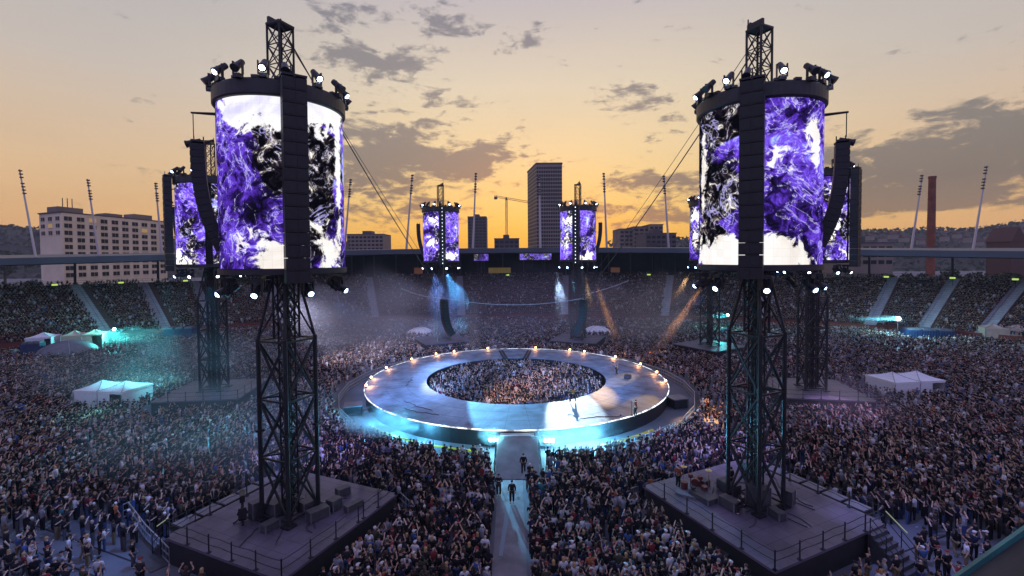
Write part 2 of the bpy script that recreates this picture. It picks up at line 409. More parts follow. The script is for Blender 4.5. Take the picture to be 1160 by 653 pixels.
for a in (98, 82):
    f = MB()
    for da in (-1.6, 1.6):
        c, s_ = math.cos(R(a+da*.6)), math.sin(R(a+da*.6))
        f.box((c*15.9, s_*15.9, SZ+.05), (7.6, .35, .1), R(a))
    f.build('floor_hatch', M['skirt'], rs)
# bright floods at the ring's near edge
for (px, py, wh) in ((560, 490, 'just before the ramp top'), (622, 491, 'past the ramp top')):
    p = P(px, py, SZ-.1); q = Vector((p.x, p.y-.1, SZ-.55))
    fl = thing('floodlight', 'blazing cyan floodlight fixed low at the ring stage edge, '+wh, 'floodlight', (q.x, q.y, 0), 0, 'floodlights under the ring edge')
    b = MB(); b.box((0, .1, .98), (1.5, .25, .95)); b.tube((-.5, .1, 0), (-.5, .1, .5), .05); b.tube((.5, .1, 0), (.5, .1, .5), .05); b.build('housing', M['lampbody'], fl)
    b = MB()
    for k in range(3): b.ball((-.38+.38*k, -.05, 1.0), (.16, .1, .2), 8)
    b.build('lens', M['cyanlamp'], fl)
# ramp and walkway
ramp = thing('ramp', 'sloping grey board ramp from the ring edge down to the walkway', 'ramp')
b = MB(); y0, y1 = 40.5, CY-RO-1.0
b.add([(-1.6, y0, 0.05), (2.4, y0, .05), (2.4, y1, 1.55), (-1.6, y1, 1.55), (-1.6, y0, 0), (2.4, y0, 0), (2.4, y1, 0), (-1.6, y1, 0)], [(0, 1, 2, 3), (4, 7, 6, 5), (0, 4, 5, 1), (1, 5, 6, 2), (2, 6, 7, 3), (3, 7, 4, 0)])
b.build('ramp_board', M['walk'], ramp)
b = MB(); b.box((.4, CY-RO-.6, 1.0), (3.4, .7, 1.2)); b.build('landing', mat('pale_landing', (.3, .34, .38), .4, 0, .2, 1), ramp)
for sx in (-1.7, 2.5):
    b = MB()
    for k in range(5):
        y = y0+(y1-y0)*k/4; b.tube((sx, y, 0), (sx, y, 1.0+1.5*k/4), .035)
    for h in (.55, 1.0): b.tube((sx, y0, h), (sx, y1, h+1.5), .03)
    b.build('handrail', M['rail'], ramp)
g = MB(); g.add([(-1.35, 18, .012), (.8, 18, .012), (.8, 40.5, .012), (-1.35, 40.5, .012)], [(0, 1, 2, 3)])
tag(g.build('walkway', M['walk']), kind='structure')
g = MB(); g.add([(-1.0, 30, .02), (-.75, 30, .02), (0.1, 40.5, .02), (-.3, 40.5, .02)], [(0, 1, 2, 3)])
tag(g.build('walkway_marking', mat('pale_blue_marking', (.18, .25, .30), .6)), kind='structure')
# ------------------------------------------------------------------ screens
def screen_mat(name, seed, blobs, white=.62, dark=.47, st=1.5, darkb=()):
    global nt, L
    m = bpy.data.materials.new(name); m.use_nodes = True
    old = (nt, L); nt = m.node_tree; L = nt.links.new; nt.nodes.clear()
    uv = N('ShaderNodeUVMap'); uv.uv_map = 'UVMap'
    sp = N('ShaderNodeSeparateXYZ'); L(uv.outputs[0], sp.inputs[0])
    U, V = sp.outputs[0], sp.outputs[1]
    cv2 = N('ShaderNodeCombineXYZ'); L(U, cv2.inputs[0]); L(V, cv2.inputs[1]); cv2.inputs[2].default_value = seed*3.7
    vec = cv2.outputs[0]
    n1 = noise(vec, .17, 7, 1.3, .55, off=(seed, 0, 0)); n2 = noise(vec, .45, 9, 1.2, .6, off=(seed*2, 4, 0))
    n3 = noise(vec, 1.2, 9, 1.2, .68, off=(7, seed, 0)); n4 = noise(vec, .15, 5, 1.6, .5, off=(11, seed, 0))
    def field(lst):
        bs = None
        for (u, v, ru, rv, h) in lst:
            da = math_('DIVIDE', math_('SUBTRACT', U, u), ru); de = math_('DIVIDE', math_('SUBTRACT', V, v), rv)
            q = math_('MULTIPLY', math_('EXPONENT', math_('MULTIPLY', math_('ADD', math_('MULTIPLY', da, da), math_('MULTIPLY', de, de)), -1.0)), h)
            bs = q if bs is None else math_('ADD', bs, q)
        return bs
    bs = field(blobs); db = field(darkb)
    if db: n4 = math_('SUBTRACT', n4, db)
    pur = math_('ADD', math_('MULTIPLY', n1, .55), math_('MULTIPLY', n3, .45))
    col = ramp_(pur, [(.40, (.004, .003, .012)), (.455, (.02, .008, .10)), (.50, (.10, .035, .50)), (.55, (.22, .10, .92)), (.60, (.38, .48, 1.0)), (.66, (.75, .88, 1.0)), (.72, (1, 1, 1))])
    # dark masses with grey scratched texture
    grey = ramp_(n3, [(.46, (.002, .002, .004)), (.545, (.02, .014, .025)), (.595, (.25, .21, .20)), (.65, (1.0, .95, .86))])
    col = mixc(smooth_(n4, dark, dark+.05), grey, col)
    # bolts: ridges of the noise
    rid = math_('ABSOLUTE', math_('SUBTRACT', n2, .5)); bolt = smooth_(rid, .011, .002)
    col = mixc(math_('MULTIPLY', math_('MULTIPLY', bolt, .8), smooth_(n3, .44, .56)), col, (.76, .74, 1.0))
    rid2 = math_('ABSOLUTE', math_('SUBTRACT', n1, .5)); col = mixc(math_('MULTIPLY', smooth_(rid2, .008, .001), .6), col, (.55, .5, 1.0))
    # blazing white fields, torn at their edges
    wn = math_('ADD', math_('MULTIPLY', n2, .5), math_('MULTIPLY', n3, .5))
    wf = smooth_(math_('ADD', wn, bs) if bs else wn, white, white+.06)
    wtone = ramp_(n1, [(.30, (.80, .70, .62)), (.45, (.95, .90, .86)), (.6, (1, .98, 1)), (.72, (.72, .70, .95))])
    col = mixc(wf, col, wtone)
    # seams between the LED modules, each module a touch brighter or dimmer
    su = math_('GREATER_THAN', math_('FRACT', math_('DIVIDE', U, .5)), .955); sv = math_('GREATER_THAN', math_('FRACT', math_('DIVIDE', V, .52)), .955)
    fl_ = N('ShaderNodeCombineXYZ'); L(math_('FLOOR', math_('DIVIDE', U, .5)), fl_.inputs[0]); L(math_('FLOOR', math_('DIVIDE', V, .52)), fl_.inputs[1])
    wnz = N('ShaderNodeTexWhiteNoise'); L(fl_.outputs[0], wnz.inputs['Vector'])
    md_ = math_('MULTIPLY', math_('SUBTRACT', 1.0, math_('MULTIPLY', math_('MAXIMUM', su, sv), .10)), math_('ADD', .94, math_('MULTIPLY', wnz.outputs['Value'], .07)))
    col = mixc(1.0, col, md_, 'MULTIPLY')
    e = N('ShaderNodeEmission'); L(col, e.inputs['Color']); e.inputs['Strength'].default_value = st
    o = N('ShaderNodeOutputMaterial'); L(e.outputs[0], o.inputs['Surface'])
    nt, L = old
    return m
def screen_part(a0, a1, r, z0, z1, material, parent):
    n = 28; vs = []; fs = []; uvs = []
    for k in range(n+1):
        t = a0+(a1-a0)*k/n
        for rr, z in ((r, z0), (r, z1), (r-.15, z1), (r-.15, z0)):
            vs.append((rr*math.cos(t), rr*math.sin(t), z)); uvs.append((t*r, z-z0))
    for k in range(n):
        for j in range(4): fs.append((k*4+j, (k+1)*4+j, (k+1)*4+(j+1) % 4, k*4+(j+1) % 4))
    fs += [(0, 1, 2, 3), (n*4+3, n*4+2, n*4+1, n*4)]
    me = bpy.data.meshes.new('screen'); me.from_pydata(vs, [], fs)
    me.materials.append(material); me.materials.append(M['band'])
    me.polygons.foreach_set('material_index', [0 if (i < n*4 and i % 4 == 0) else 1 for i in range(len(fs))])
    ul = me.uv_layers.new(name='UVMap')
    for i, l in enumerate(me.loops): ul.data[i].uv = uvs[l.vertex_index]
    o = bpy.data.objects.new('screen', me); COL.objects.link(o); o.parent = parent
    return o
# ------------------------------------------------------------------ towers
DZ0, DZ1, DR = 18.9, 29.3, 3.85
def lattice(b, hw, z0, z1, nb, rl, rb, diag='x', legs=True, rz=0):
    cs = [Matrix.Rotation(rz, 3, 'Z') @ Vector((sx*hw, sy*hw, 0)) for sx, sy in ((1, 1), (-1, 1), (-1, -1), (1, -1))]
    if legs:
        for c in cs: b.tube((c.x, c.y, z0), (c.x, c.y, z1), rl, rl, 6)
    for k in range(nb+1):
        z = z0+(z1-z0)*k/nb
        for i in range(4):
            p, q = cs[i], cs[(i+1) % 4]
            b.tube((p.x, p.y, z), (q.x, q.y, z), rb, rb, 4)
            if k < nb:
                z2 = z0+(z1-z0)*(k+1)/nb
                if diag == 'x' or (k+i) % 2 == 0: b.tube((p.x, p.y, z), (q.x, q.y, z2), rb, rb, 4)
                if diag == 'x' or (k+i) % 2 == 1: b.tube((q.x, q.y, z), (p.x, p.y, z2), rb, rb, 4)
def tower_frame(root):
    hw = 1.25
    for sx, sy in ((1, 1), (-1, 1), (-1, -1), (1, -1)):
        b = MB(); b.tube((sx*hw, sy*hw, 0), (sx*hw, sy*hw, 12.4), .15, .15, 8); b.box((sx*hw, sy*hw, .06), (.7, .7, .12)); b.box((sx*hw, sy*hw, 6.1), (.4, .4, .16)); b.build('leg', M['steel'], root)
    b = MB(); lattice(b, hw, .3, 12.2, 3, .1, .085, 'x', False)
    for sx, sy in ((1, 1), (-1, 1), (-1, -1), (1, -1)):
        b.tube((sx*hw, sy*hw, 12.3), (sx*.6, sy*.6, 16.2), .1, .1, 6)
        b.tube((sx*hw, sy*hw, 12.3), (sx*.6, -sy*.6, 15.6), .06, .06, 4)
        b.tube((sx*.36, sy*.36, 4.3), (sx*hw, sy*hw, 4.3), .06); b.tube((sx*.36, sy*.36, 8.3), (sx*hw, sy*hw, 8.3), .06)
    b.build('bracing', M['steel'], root)
    b = MB(); lattice(b, .36, 0, 16.9, 14, .07, .035); b.tube((0, 0, 0), (0, 0, 16.9), .14, .14, 8)
    lattice(b, .56, 12.3, 33.3, 16, .08, .04); b.build('mast', M['steel'], root)
    b = MB(); b.box((0, 0, 33.4), (1.25, 1.25, .14)); b.box((0, .4, 33.65), (1.2, .2, .4)); b.tube((-.4, -.4, 33.4), (.45, .45, 33.95), .08); b.tube((.5, .5, 33.4), (.5, .5, 34.2), .05); b.build('mast_cap', M['steel'], root)
    z0, z1 = DZ0-SZ, DZ1-SZ
    b = MB(); b.lathe([(DR-.5, z1), (DR+.12, z1), (DR+.2, z1+.1), (DR+.2, z1+.9), (DR+.1, z1+1.0), (DR-.5, z1+1.0)], n=64)
    for k in range(8):
        a = R(45*k+10); b.tube((.8*math.cos(a), .8*math.sin(a), z1+.9), (DR*math.cos(a), DR*math.sin(a), z1+.9), .08)
    b.lathe([(.9, z1+.3), (DR-.4, z1+.3), (DR-.4, z1+.4), (.9, z1+.4)], n=48)
    for k in range(20):
        a = R(18*k+5); b.box(((DR+.05)*math.cos(a), (DR+.05)*math.sin(a), z1+1.06), (.25, .4, .16), a)
    b.build('top_ring', M['band'], root)
    b = MB(); b.lathe([(DR-.6, z0-.34), (DR+.1, z0-.34), (DR+.1, z0), (DR-.6, z0)], n=64)
    b.lathe([(.9, z0-.4), (DR-.5, z0-.4), (DR-.5, z0-.3), (.9, z0-.3)], n=48)
    for k in range(8):
        a = R(45*k+22); b.tube((.8*math.cos(a), .8*math.sin(a), z0-.3), (DR*math.cos(a), DR*math.sin(a), z0-.3), .1)
    b.build('bottom_ring', M['band'], root)
    b = MB(); b.lathe([(DR-.6, z0+.02), (DR-.55, z0+.02), (DR-.55, z1-.02), (DR-.6, z1-.02)], n=48); b.build('inner_wall', M['skirt'], root)
def lamp(root, a, z, r, up=True, lit=True):
    c, s_ = math.cos(a), math.sin(a); x, y = c*r, s_*r; rm_ = Matrix.Rotation(a, 3, 'Z'); sg = 1 if up else -1
    b = MB()
    b.box((x, y, z+sg*.12), (.4, .42, .24), a)
    for k in (-1, 1): b.box(Vector((x, y, z+sg*.6)) + rm_ @ Vector((0, k*.3, 0)), (.15, .06, .8), a)
    hp = Vector((x, y, z+sg*.75)); dv = rm_ @ Vector((.72, 0, -.65 if up else -.5)).normalized()
    b.tube(hp-dv*.5, hp+dv*.1, .18, .21, 10); b.tube(hp+dv*.1, hp+dv*.42, .21, .27, 10)
    o = b.build('spot_lamp', M['lampbody'], root)
    if lit:
        b = MB(); b.tube(hp+dv*.40, hp+dv*.44, .17, .17, 12); b.ball(hp+dv*.40, (.14, .14, .14), 8); b.build('lamp_lens', M['lens'], o, smooth=True)
    return o
def cabinet_box(b, c, w, h, d, rot):
    b.box(c, (d, w, h), rot=rot)
    fr = rot @ Vector((d/2+.012, 0, 0))
    for k in (-.25, .25): b.box(Vector(c)+fr+rot @ Vector((0, k*w, 0)), (.03, w*.42, h*.78), rot=rot)
def line_array(kind, loc, label, group, n, w, h, d, curve, drop, dots=False):
    t = thing(kind, label, 'speaker array', loc[0], loc[1], group)
    b = MB(); b.box((0, 0, .15), (d*.9, w*1.05, .12)); b.tube((-.3, 0, .15), (-.3, 0, .15+drop), .035); b.tube((.2, 0, .15), (.2, 0, .15+drop), .035)
    b.box((0, 0, .05), (d*1.15, .12, .12)); b.build('hanging_frame', M['steel'], t)
    pos = Vector((0, 0, 0)); ang = 0.0
    for k in range(n):
        ang = curve*(k/max(1, n-1))**1.5
        rot = Matrix.Rotation(R(ang), 3, 'Y')
        c = pos+rot @ Vector((0, 0, -h/2))
        b = MB(); cabinet_box(b, c, w, h*.95, d, rot)
        o = b.build('speaker_cabinet', M['cab'], t)
        if dots:
            q = c+rot @ Vector((d/2+.05, 0, 0)); b = MB(); b.ball(q, .09, 6); b.build('indicator_lamp', M['dot'], o)
        pos = pos+rot @ Vector((0, 0, -h))
    return t
def platform(cx, cy, hs, rz, label, rails, dz=SZ):
    t = thing('tower_stage', label, 'stage', (cx, cy, 0), rz, 'square stages under the towers')
    b = MB(); b.box((0, 0, dz-.08), (hs*2, hs*2, .16)); b.build('deck', M['deck'], t)
    b = MB(); b.box((0, 0, (dz-.17)/2), (hs*2-.3, hs*2-.3, dz-.17)); b.build('skirt', M['skirt'], t)
    # seams between deck panels are real gaps laid as thin strips
    b = MB()
    for k in range(-4, 5): b.box((k*hs/4.5, 0, dz+.001), (.012, hs*1.98, .004)); b.box((0, k*hs/4.5, dz+.003), (hs*1.98, .012, .003))
    b.build('deck_joints', M['skirt'], t)
    for (ax, ay, bx_, by_) in rails:
        p, q = Vector((ax*hs*.985, ay*hs*.985, dz)), Vector((bx_*hs*.985, by_*hs*.985, dz))
        n = max(2, int((q-p).length/1.9)+1)
        r_ = MB()
        for hh in (.55, 1.05):
            pts = [p.lerp(q, k/16)+Vector((0, 0, hh-.07*abs(math.sin(k/16*math.pi*4)))) for k in range(17)]
            r_.path(pts, .022, 4)
        for k in (0, n-1): c = p.lerp(q, k/(n-1)); r_.tube(c, c+Vector((0, 0, 1.1)), .02)
        ro_ = r_.build('railing', M['rail'], t)
        n = max(2, int((q-p).length/1.9)+1)
        for k in range(n):
            c = p.lerp(q, k/(n-1)); b = MB(); b.tube(c, c+Vector((0, 0, 1.15)), .045); b.box(c+Vector((0, 0, .03)), (.2, .2, .06)); b.build('post', M['rail'], ro_)
    return t
def toward(x, y): return math.atan2(CY-y, CX-x)
# name: x, y, first array azimuth, platform half size
TW = [
    dict(k='nearL', x=-15.5, y=32.0, a=-56, hs=5.15, seed=1.3, lab='tallest looking drum tower with mostly white screens, on the stage with the camera pedestal', blobs=None),
    dict(k='nearR', x=17.3, y=33.0, a=-122, hs=5.5, seed=4.1, lab='drum tower with purple and white screens, on the stage with the drum kit', blobs=None),
    dict(k='midL', x=-40.8, y=63.5, a=-150, hs=5.2, seed=2.2, lab='drum tower with blue screens, half hidden behind the mostly white tower', blobs=None),
    dict(k='midR', x=39.9, y=62.0, a=-50, hs=5.2, seed=3.6, lab='drum tower mostly hidden behind the purple and white tower, beside white tents', blobs=None),
    dict(k='backR', x=39.4, y=93.0, a=-120, hs=5.0, seed=6.2, lab='distant drum tower peeking out past the edge of the purple and white tower', blobs=None),
    dict(k='farL', x=-15.4, y=102.0, a=-78, hs=5.0, seed=7.4, lab='small distant drum tower between two slanted masts and a dark low block', blobs=None),
    dict(k='farR', x=14.4, y=102.0, a=-98, hs=5.0, seed=8.9, lab='small distant drum tower in front of the tall dark high-rise', blobs=None),
]
def ublob(T, da, v, ru, rv, h): return ((R(T['a']+da))*DR, v, ru, rv, h)
BL = {   # white fields: angle from the column, height, half widths, strength
 'nearL': lambda T: [ublob(T, -26, 10.0, 2.6, 2.3, .30), ublob(T, -62, 9.6, 1.6, 1.2, .12), ublob(T, 30, 10.4, 2.6, 2.4, .28), ublob(T, 52, 6.0, .45, 5.5, .22), ublob(T, 32, .8, 1.0, 2.2, .24), ublob(T, 16, 3.0, .8, 1.2, .16), ublob(T, -40, 1.8, 1.4, 1.5, .16), ublob(T, -14, .2, 1.1, 1.7, .30), ublob(T, -55, 5.4, 1.0, 1.0, .08), ublob(T, -20, 5.5, 1.8, 2.6, -.2), ublob(T, 22, 5.6, 1.1, 2.4, -.1)],
 'nearR': lambda T: [ublob(T, -28, .3, 2.6, 1.5, .42), ublob(T, 18, .3, 2.0, 1.7, .42), ublob(T, 30, 6.6, 1.7, 1.2, .14), ublob(T, -58, 6, .6, 4, .22), ublob(T, 50, 8.4, .9, 1.5, .16), ublob(T, 62, 7, .5, 1.6, .2), ublob(T, -20, 6.7, 1.6, .25, .2), ublob(T, -20, 4.5, 2.2, 2, -.1), ublob(T, 40, 2.6, 2.5, 1.2, -.1)],
}
DK = {
 'nearL': lambda T: [ublob(T, -18, 6.6, 1.6, 2.6, .3), ublob(T, 24, 5.8, 1.5, 2.6, .3), ublob(T, -58, 4, 2.4, 6, -.25), ublob(T, -35, 1.8, 2, 2.2, -.3), ublob(T, 20, 7.6, 1, .8, .2)],
 'nearR': lambda T: [ublob(T, -28, 9.6, 2.4, 1.6, .35), ublob(T, -30, 5.0, 2.2, 2.2, .3), ublob(T, 45, 5, 3.5, 6, -.3), ublob(T, -30, 7.6, 2, .8, -.2)],
}
towers = {}
for T in TW:
    k = T['k']
    root = thing('drum_tower', T['lab'], 'stage tower', (T['x'], T['y'], SZ), 0, 'lattice towers with drum screens')
    rzt = toward(T['x'], T['y'])
    blobs = BL[k](T) if k in BL else [ublob(T, 30, .5, 2, 1.5, .2), ublob(T, -30, 8.5, 2, 1.2, .15), ublob(T, -40, 4, 1.2, 2, .13)]
    smt = screen_mat('screen_'+k, T['seed'], blobs, .63 if k in BL else .58, .45 if k in BL else .42, 1.1 if k in BL else 1.6, DK[k](T) if k in DK else ())
    T['mat'] = smt; T['rzt'] = rzt
    if not towers:
        tower_frame(root)
        for j in range(8):
            lamp(root, R(T['a']-22+45*j), DZ1-SZ+1.0, DR+.05, True)
        for j in range(8):
            lamp(root, R(T['a']-33+45*j), DZ0-SZ-.6, DR-.1, False)
        for j in range(8):
            lamp(root, R(T['a']-3+45*j+(6 if j % 2 else -2)), DZ1-SZ+.9, DR+.25, True, False)
        for j in range(4):
            lamp(root, R(T['a']+12+45*j*2), DZ0-SZ-.6, DR-.5, False, False)
    else:
        src = towers['nearL']
        for ch in list(src.children):
            if ch.name.startswith('screen'): continue
            c = copy_tree(ch, root)
    towers[k] = root
    for j in (-2, -1, 0, 1):
        a0 = R(T['a']+90*j+6); a1 = R(T['a']+90*j+84)
        screen_part(a0, a1, DR, DZ0-SZ+.03, DZ1-SZ-.03, smt, root)
# trunk orientation: rotate lattice parts of every tower to the stage's direction
for T in TW:
    for ch in towers[T['k']].children:
        nm = ch.name.split('.')[0]
        if nm in ('leg', 'bracing', 'mast', 'mast_cap'): ch.rotation_euler.z = T['rzt']+ (0 if nm != 'leg' else 0)
        elif nm in ('spot_lamp',): ch.rotation_euler.z = R(T['a'])-R(TW[0]['a'])
# platforms
plat = {}
PLAB = {'nearL': 'dark square stage with the camera pedestal and rail posts beside the blue floor', 'nearR': 'dark square stage with the drum kit under the purple and white tower',
        'midL': 'teal lit square stage beside the white marquee at the end of the cable', 'midR': 'dark square stage beside the twin white tents', 'backR': 'far square stage behind the cyan light bar',
        'farL': 'far square stage behind the ring, under the tower between slanted masts', 'farR': 'far square stage behind the ring, under the tower before the high-rise'}
for T in TW:
    k = T['k']
    allr = [(-1, -1, 1, -1), (-1, 1, 1, 1), (-1, -1, -1, 1), (1, -1, 1, 1)]
    if k in ('nearL',): allr = [(-1, -1, -1, 1), (-1, -1, 1, -1), (-1, 1, .1, 1), (.3, -1, 1, -1)]
    if k in ('nearR',): allr = [(-1, -1, -1, 1), (-1, 1, 1, 1), (-1, -1, .2, -1)]
    if k in ('backR', 'farL', 'farR'): allr = []
    plat[k] = platform(T['x'], T['y'], T['hs'], T['rzt'], PLAB[k], allr)
# speaker arrays hung on the towers
def hang(T, ang, kind, dots=False, label='', top=None, n=None, scale=1):
    a = R(ang); root = towers[T['k']]
    if kind == 'column':
        r = DR+.75; z = DZ1+.9
        line_array('speaker_column', ((T['x']+r*math.cos(a), T['y']+r*math.sin(a), z), a), label, 'straight speaker columns', 16, 1.35, .76, .85, 0, .5, dots)
    else:
        r = DR+.95; z = DZ1-2.6
        line_array('line_array', ((T['x']+r*math.cos(a), T['y']+r*math.sin(a), z), a), label, 'curved line arrays on the towers', 16, 1.2, .42, .75, 26, .4, dots)
TD = {T['k']: T for T in TW}
hang(TD['nearL'], -56, 'column', False, 'long black speaker column in front of the mostly white drum screen')
hang(TD['nearL'], -150, 'curve', False, 'curved black line array beside the blue edge of the mostly white drum')
hang(TD['nearR'], -122, 'column', False, 'long black speaker column in front of the purple and white drum screen')
hang(TD['nearR'], -30, 'curve', False, 'curved black line array at the outer edge of the purple and white drum')
hang(TD['midL'], -150+12, 'column', False, 'speaker column in front of the half hidden blue drum screen')
hang(TD['midL'], 172, 'curve', False, 'curved line array on the outer side of the half hidden blue drum')
hang(TD['midR'], -50, 'column', False, 'speaker column on the drum hidden behind the purple and white one')
hang(TD['midR'], 2, 'curve', False, 'curved line array on the outer side of the mostly hidden purple drum')
hang(TD['backR'], -110, 'column', True, 'dotted speaker column on the distant drum at the purple tower edge')
hang(TD['farL'], -78, 'column', True, 'dotted speaker column on the small drum between slanted masts')
hang(TD['farL'], 188, 'curve', False, 'curved line array beside the small drum between slanted masts')
hang(TD['farR'], -104, 'column', True, 'dotted speaker column on the small drum before the high-rise')
hang(TD['farR'], -8, 'curve', False, 'curved line array beside the small drum before the high-rise')
# follow spots slung from outrigger arms
def outrigger(T, ang, z, label):
    a = R(ang); t = thing('follow_spot', label, 'follow spot', (T['x'], T['y'], z), a, 'slung follow spots')
    b = MB(); b.tube((DR, 0, 0), (DR+1.4, 0, 0), .07); b.tube((DR, .35, 0), (DR+1.4, .05, 0), .05); b.tube((DR+1.3, 0, 0), (DR+1.3, 0, -1.6), .03); b.build('arm', M['steel'], t)
    b = MB(); h = Vector((DR+1.3, 0, -1.9)); b.tube(h+Vector((-.4, 0, .16)), h+Vector((.35, 0, -.1)), .15, .2, 10); b.tube(h+Vector((.35, 0, -.1)), h+Vector((.45, 0, -.13)), .23, .23, 10); b.build('lamp_head', M['lampbody'], t)
    b = MB(); b.tube(h+Vector((-.1, 0, 0)), h+Vector((-.1, 0, -1.2)), .06); b.box(h+Vector((-.1, 0, -1.25)), (.4, .4, .12)); b.box(h+Vector((-.3, 0, -1.0)), (.08, .4, .5)); b.build('operator_seat', M['lampbody'], t)
outrigger(TD['nearL'], -160, DZ1-.4, 'follow spot slung beside the blue edge of the mostly white drum')
outrigger(TD['nearR'], -22, DZ1-.4, 'follow spot slung at the outer edge of the purple and white drum')
outrigger(TD['midL'], -176, DZ1-.3, 'follow spot slung outside the half hidden blue drum')
outrigger(TD['midR'], -4, DZ1-.3, 'follow spot slung outside the mostly hidden purple drum')

# centre hung arrays over the ring, and the cables that carry them
HA = []
for (px, dirn, lab) in ((503, 205, 'black curved line array hanging over the ring, beside the smoke plume'), (661, -25, 'cyan lit curved line array hanging over the ring, beside a small white tent')):
    top = D(px, 341, 69); a = R(dirn)
    line_array('hanging_array', ((top.x, top.y, top.z), a), lab, 'line arrays hung from cables', 12, 1.5, .44, .9, 30, .6)
    HA.append(top+Vector((0, 0, .7)))
def cable(p, q, r, sag, label, group, m='cable', n=14):
    b = MB(); p, q = Vector(p), Vector(q)
    pts = [p.lerp(q, k/n)-Vector((0, 0, sag*4*(k/n)*(1-k/n))) for k in range(n+1)]
    b.path([v-p for v in pts], r, 5)
    o = b.build('cable', M[m]); o.location = p; return tag(o, label, 'cable', group)
mz = 33.4+SZ
for k, h, lab in (('nearL', HA[0], 'from the mostly white tower to the array by the smoke'), ('nearR', HA[1], 'from the purple and white tower to the cyan lit array'), ('farL', HA[0], 'from the small tower between masts to the array by the smoke'), ('farR', HA[1], 'from the small tower before the high-rise to the cyan lit array')):
    T = TD[k]; cable((T['x']+.3, T['y']+.5, mz-.6), h, .05 if T['y'] < 60 else .05, .7, 'thick black cable '+lab, 'tower cables')
cable((TD['nearL']['x']+.5, TD['nearL']['y'], mz-1.0), HA[0]+Vector((.3, 3, 0)), .025, .4, 'thin black cable beside the thick one from the mostly white tower', 'tower cables')
cable((TD['nearR']['x']-.5, TD['nearR']['y'], mz-1.0), HA[1]+Vector((-.3, 3, 0)), .025, .4, 'thin black cable beside the thick one from the purple and white tower', 'tower cables')
cable(HA[0]+Vector((0, 0, -.3)), HA[1]+Vector((0, 0, -.3)), .05, 1.0, 'pale slack cable strung between the two hanging arrays', 'slack cables', 'cablel')
cable(HA[0]+Vector((0, 0, -.3)), D(455, 327, 76), .05, .4, 'pale slack cable from the smoky array towards the far crowd', 'slack cables', 'cablel')
cable(HA[1]+Vector((0, 0, .2)), D(712, 318, 80), .04, .2, 'pale short cable from the cyan lit array towards the far signs', 'slack cables', 'cablel')
# ------------------------------------------------------------------ barriers, cases, gear
def barrier(p, q, label, group, sections=True, h=1.1):
    p, q = Vector(p), Vector(q); d = q-p; rz = math.atan2(d.y, d.x); l = d.length
    t = thing('crowd_barrier', label, 'barrier', p, rz, group)
    b = MB()
    for hh in (.12, h*.55, h): b.tube((0, 0, hh), (l, 0, hh), .04, .04, 5)
    n = max(2, int(l/.5))
    for k in range(n+1): b.tube((l*k/n, 0, 0), (l*k/n, 0, h), .028, .028, 4)
    b.build('barrier_panel', M['alu'], t)
    b = MB(); b.box((l/2, -.5, .03), (l, 1.0, .04)); b.build('foot_plate', M['flight'], t)
    return t
def local(k, x, y, z=SZ):
    T = TD[k]; return Matrix.Translation((T['x'], T['y'], 0)) @ Matrix.Rotation(T['rzt'], 4, 'Z') @ Vector((x, y, z))
for pts, labs in (([(140, 588), (175, 572), (215, 566), (252, 556), (296, 543)], ['in front of the fans at the blue floor corner', 'between the blue floor corner and the stage steps', 'behind the stage steps by the camera stage', 'behind the low black boxes of the camera stage']),
             ([(960, 549), (992, 557), (1026, 569)], ['behind the low black boxes of the drum kit stage', 'at the outer corner of the drum kit stage']),
             ([(146, 585), (165, 612), (192, 640)], ['beside leaning fans on the blue floor, upper length', 'beside leaning fans on the blue floor, lower length']),
             ([(446, 566), (470, 590)], ['at the walkway side corner of the camera stage']),
             ([(712, 570), (772, 548)], ['at the walkway side of the drum kit stage'])):
    for (a, b_), lb in zip(zip(pts[:-1], pts[1:]), labs):
        barrier(P(*a, 0), P(*b_, 0), 'silver crowd barrier '+lb, 'silver crowd barriers')
NB = 26
RB = 24.9
for k in range(NB):
    a0, a1 = 2*math.pi*k/NB, 2*math.pi*(k+1)/NB
    if -RB < 0 and math.sin((a0+a1)/2) < -.97: continue
    barrier((CX+RB*math.cos(a0), CY+RB*math.sin(a0), 0), (CX+RB*math.cos(a1), CY+RB*math.sin(a1), 0), 'straight length of crowd barrier in the ring around the stage pit', 'barriers around the ring pit')
for k, n_, y in (('nearL', 6, 1), ('nearR', 6, -1)):
    for i in range(n_):
        c = local(k, -3.3+i*1.55, y*(TD[k]['hs']+.85), 0)
        t = thing('subwoofer', 'low black speaker box with pale top, %s in the row behind the %s stage' % (('first', 'second', 'third', 'fourth', 'fifth', 'sixth')[i], 'camera' if k == 'nearL' else 'drum kit'), 'speaker box', c, TD[k]['rzt'], 'low speaker boxes in a row')
        b = MB(); b.box((0, 0, .95), (1.4, 1.1, 1.5)); b.box((0, -y*.56, .95), (1.25, .03, 1.3)); b.build('cabinet', M['cab'], t)
        b = MB(); b.box((0, 0, 1.73), (1.3, 1.0, .06)); b.build('top_panel', M['flightt'], t)
        b = MB(); b.box((0, 0, .1), (1.2, .9, .2)); b.build('plinth', M['flight'], t)
def case(p, size, rz, label, group='flight cases'):
    t = thing('flight_case', label, 'case', p, rz, group)
    b = MB(); b.box((0, 0, size[2]*.5), (size[0], size[1], size[2]*.86))
    for sx in (-1, 1):
        for sy in (-1, 1): b.box((sx*size[0]/2, sy*size[1]/2, size[2]*.5), (.07, .07, size[2]*.9), 0, 1)
    b.build('case_body', [M['flight'], M['flightt']], t)
    b = MB(); b.box((0, 0, size[2]*.96), (size[0]*1.03, size[1]*1.03, .06)); b.build('lid', M['flight'], t)
    return t
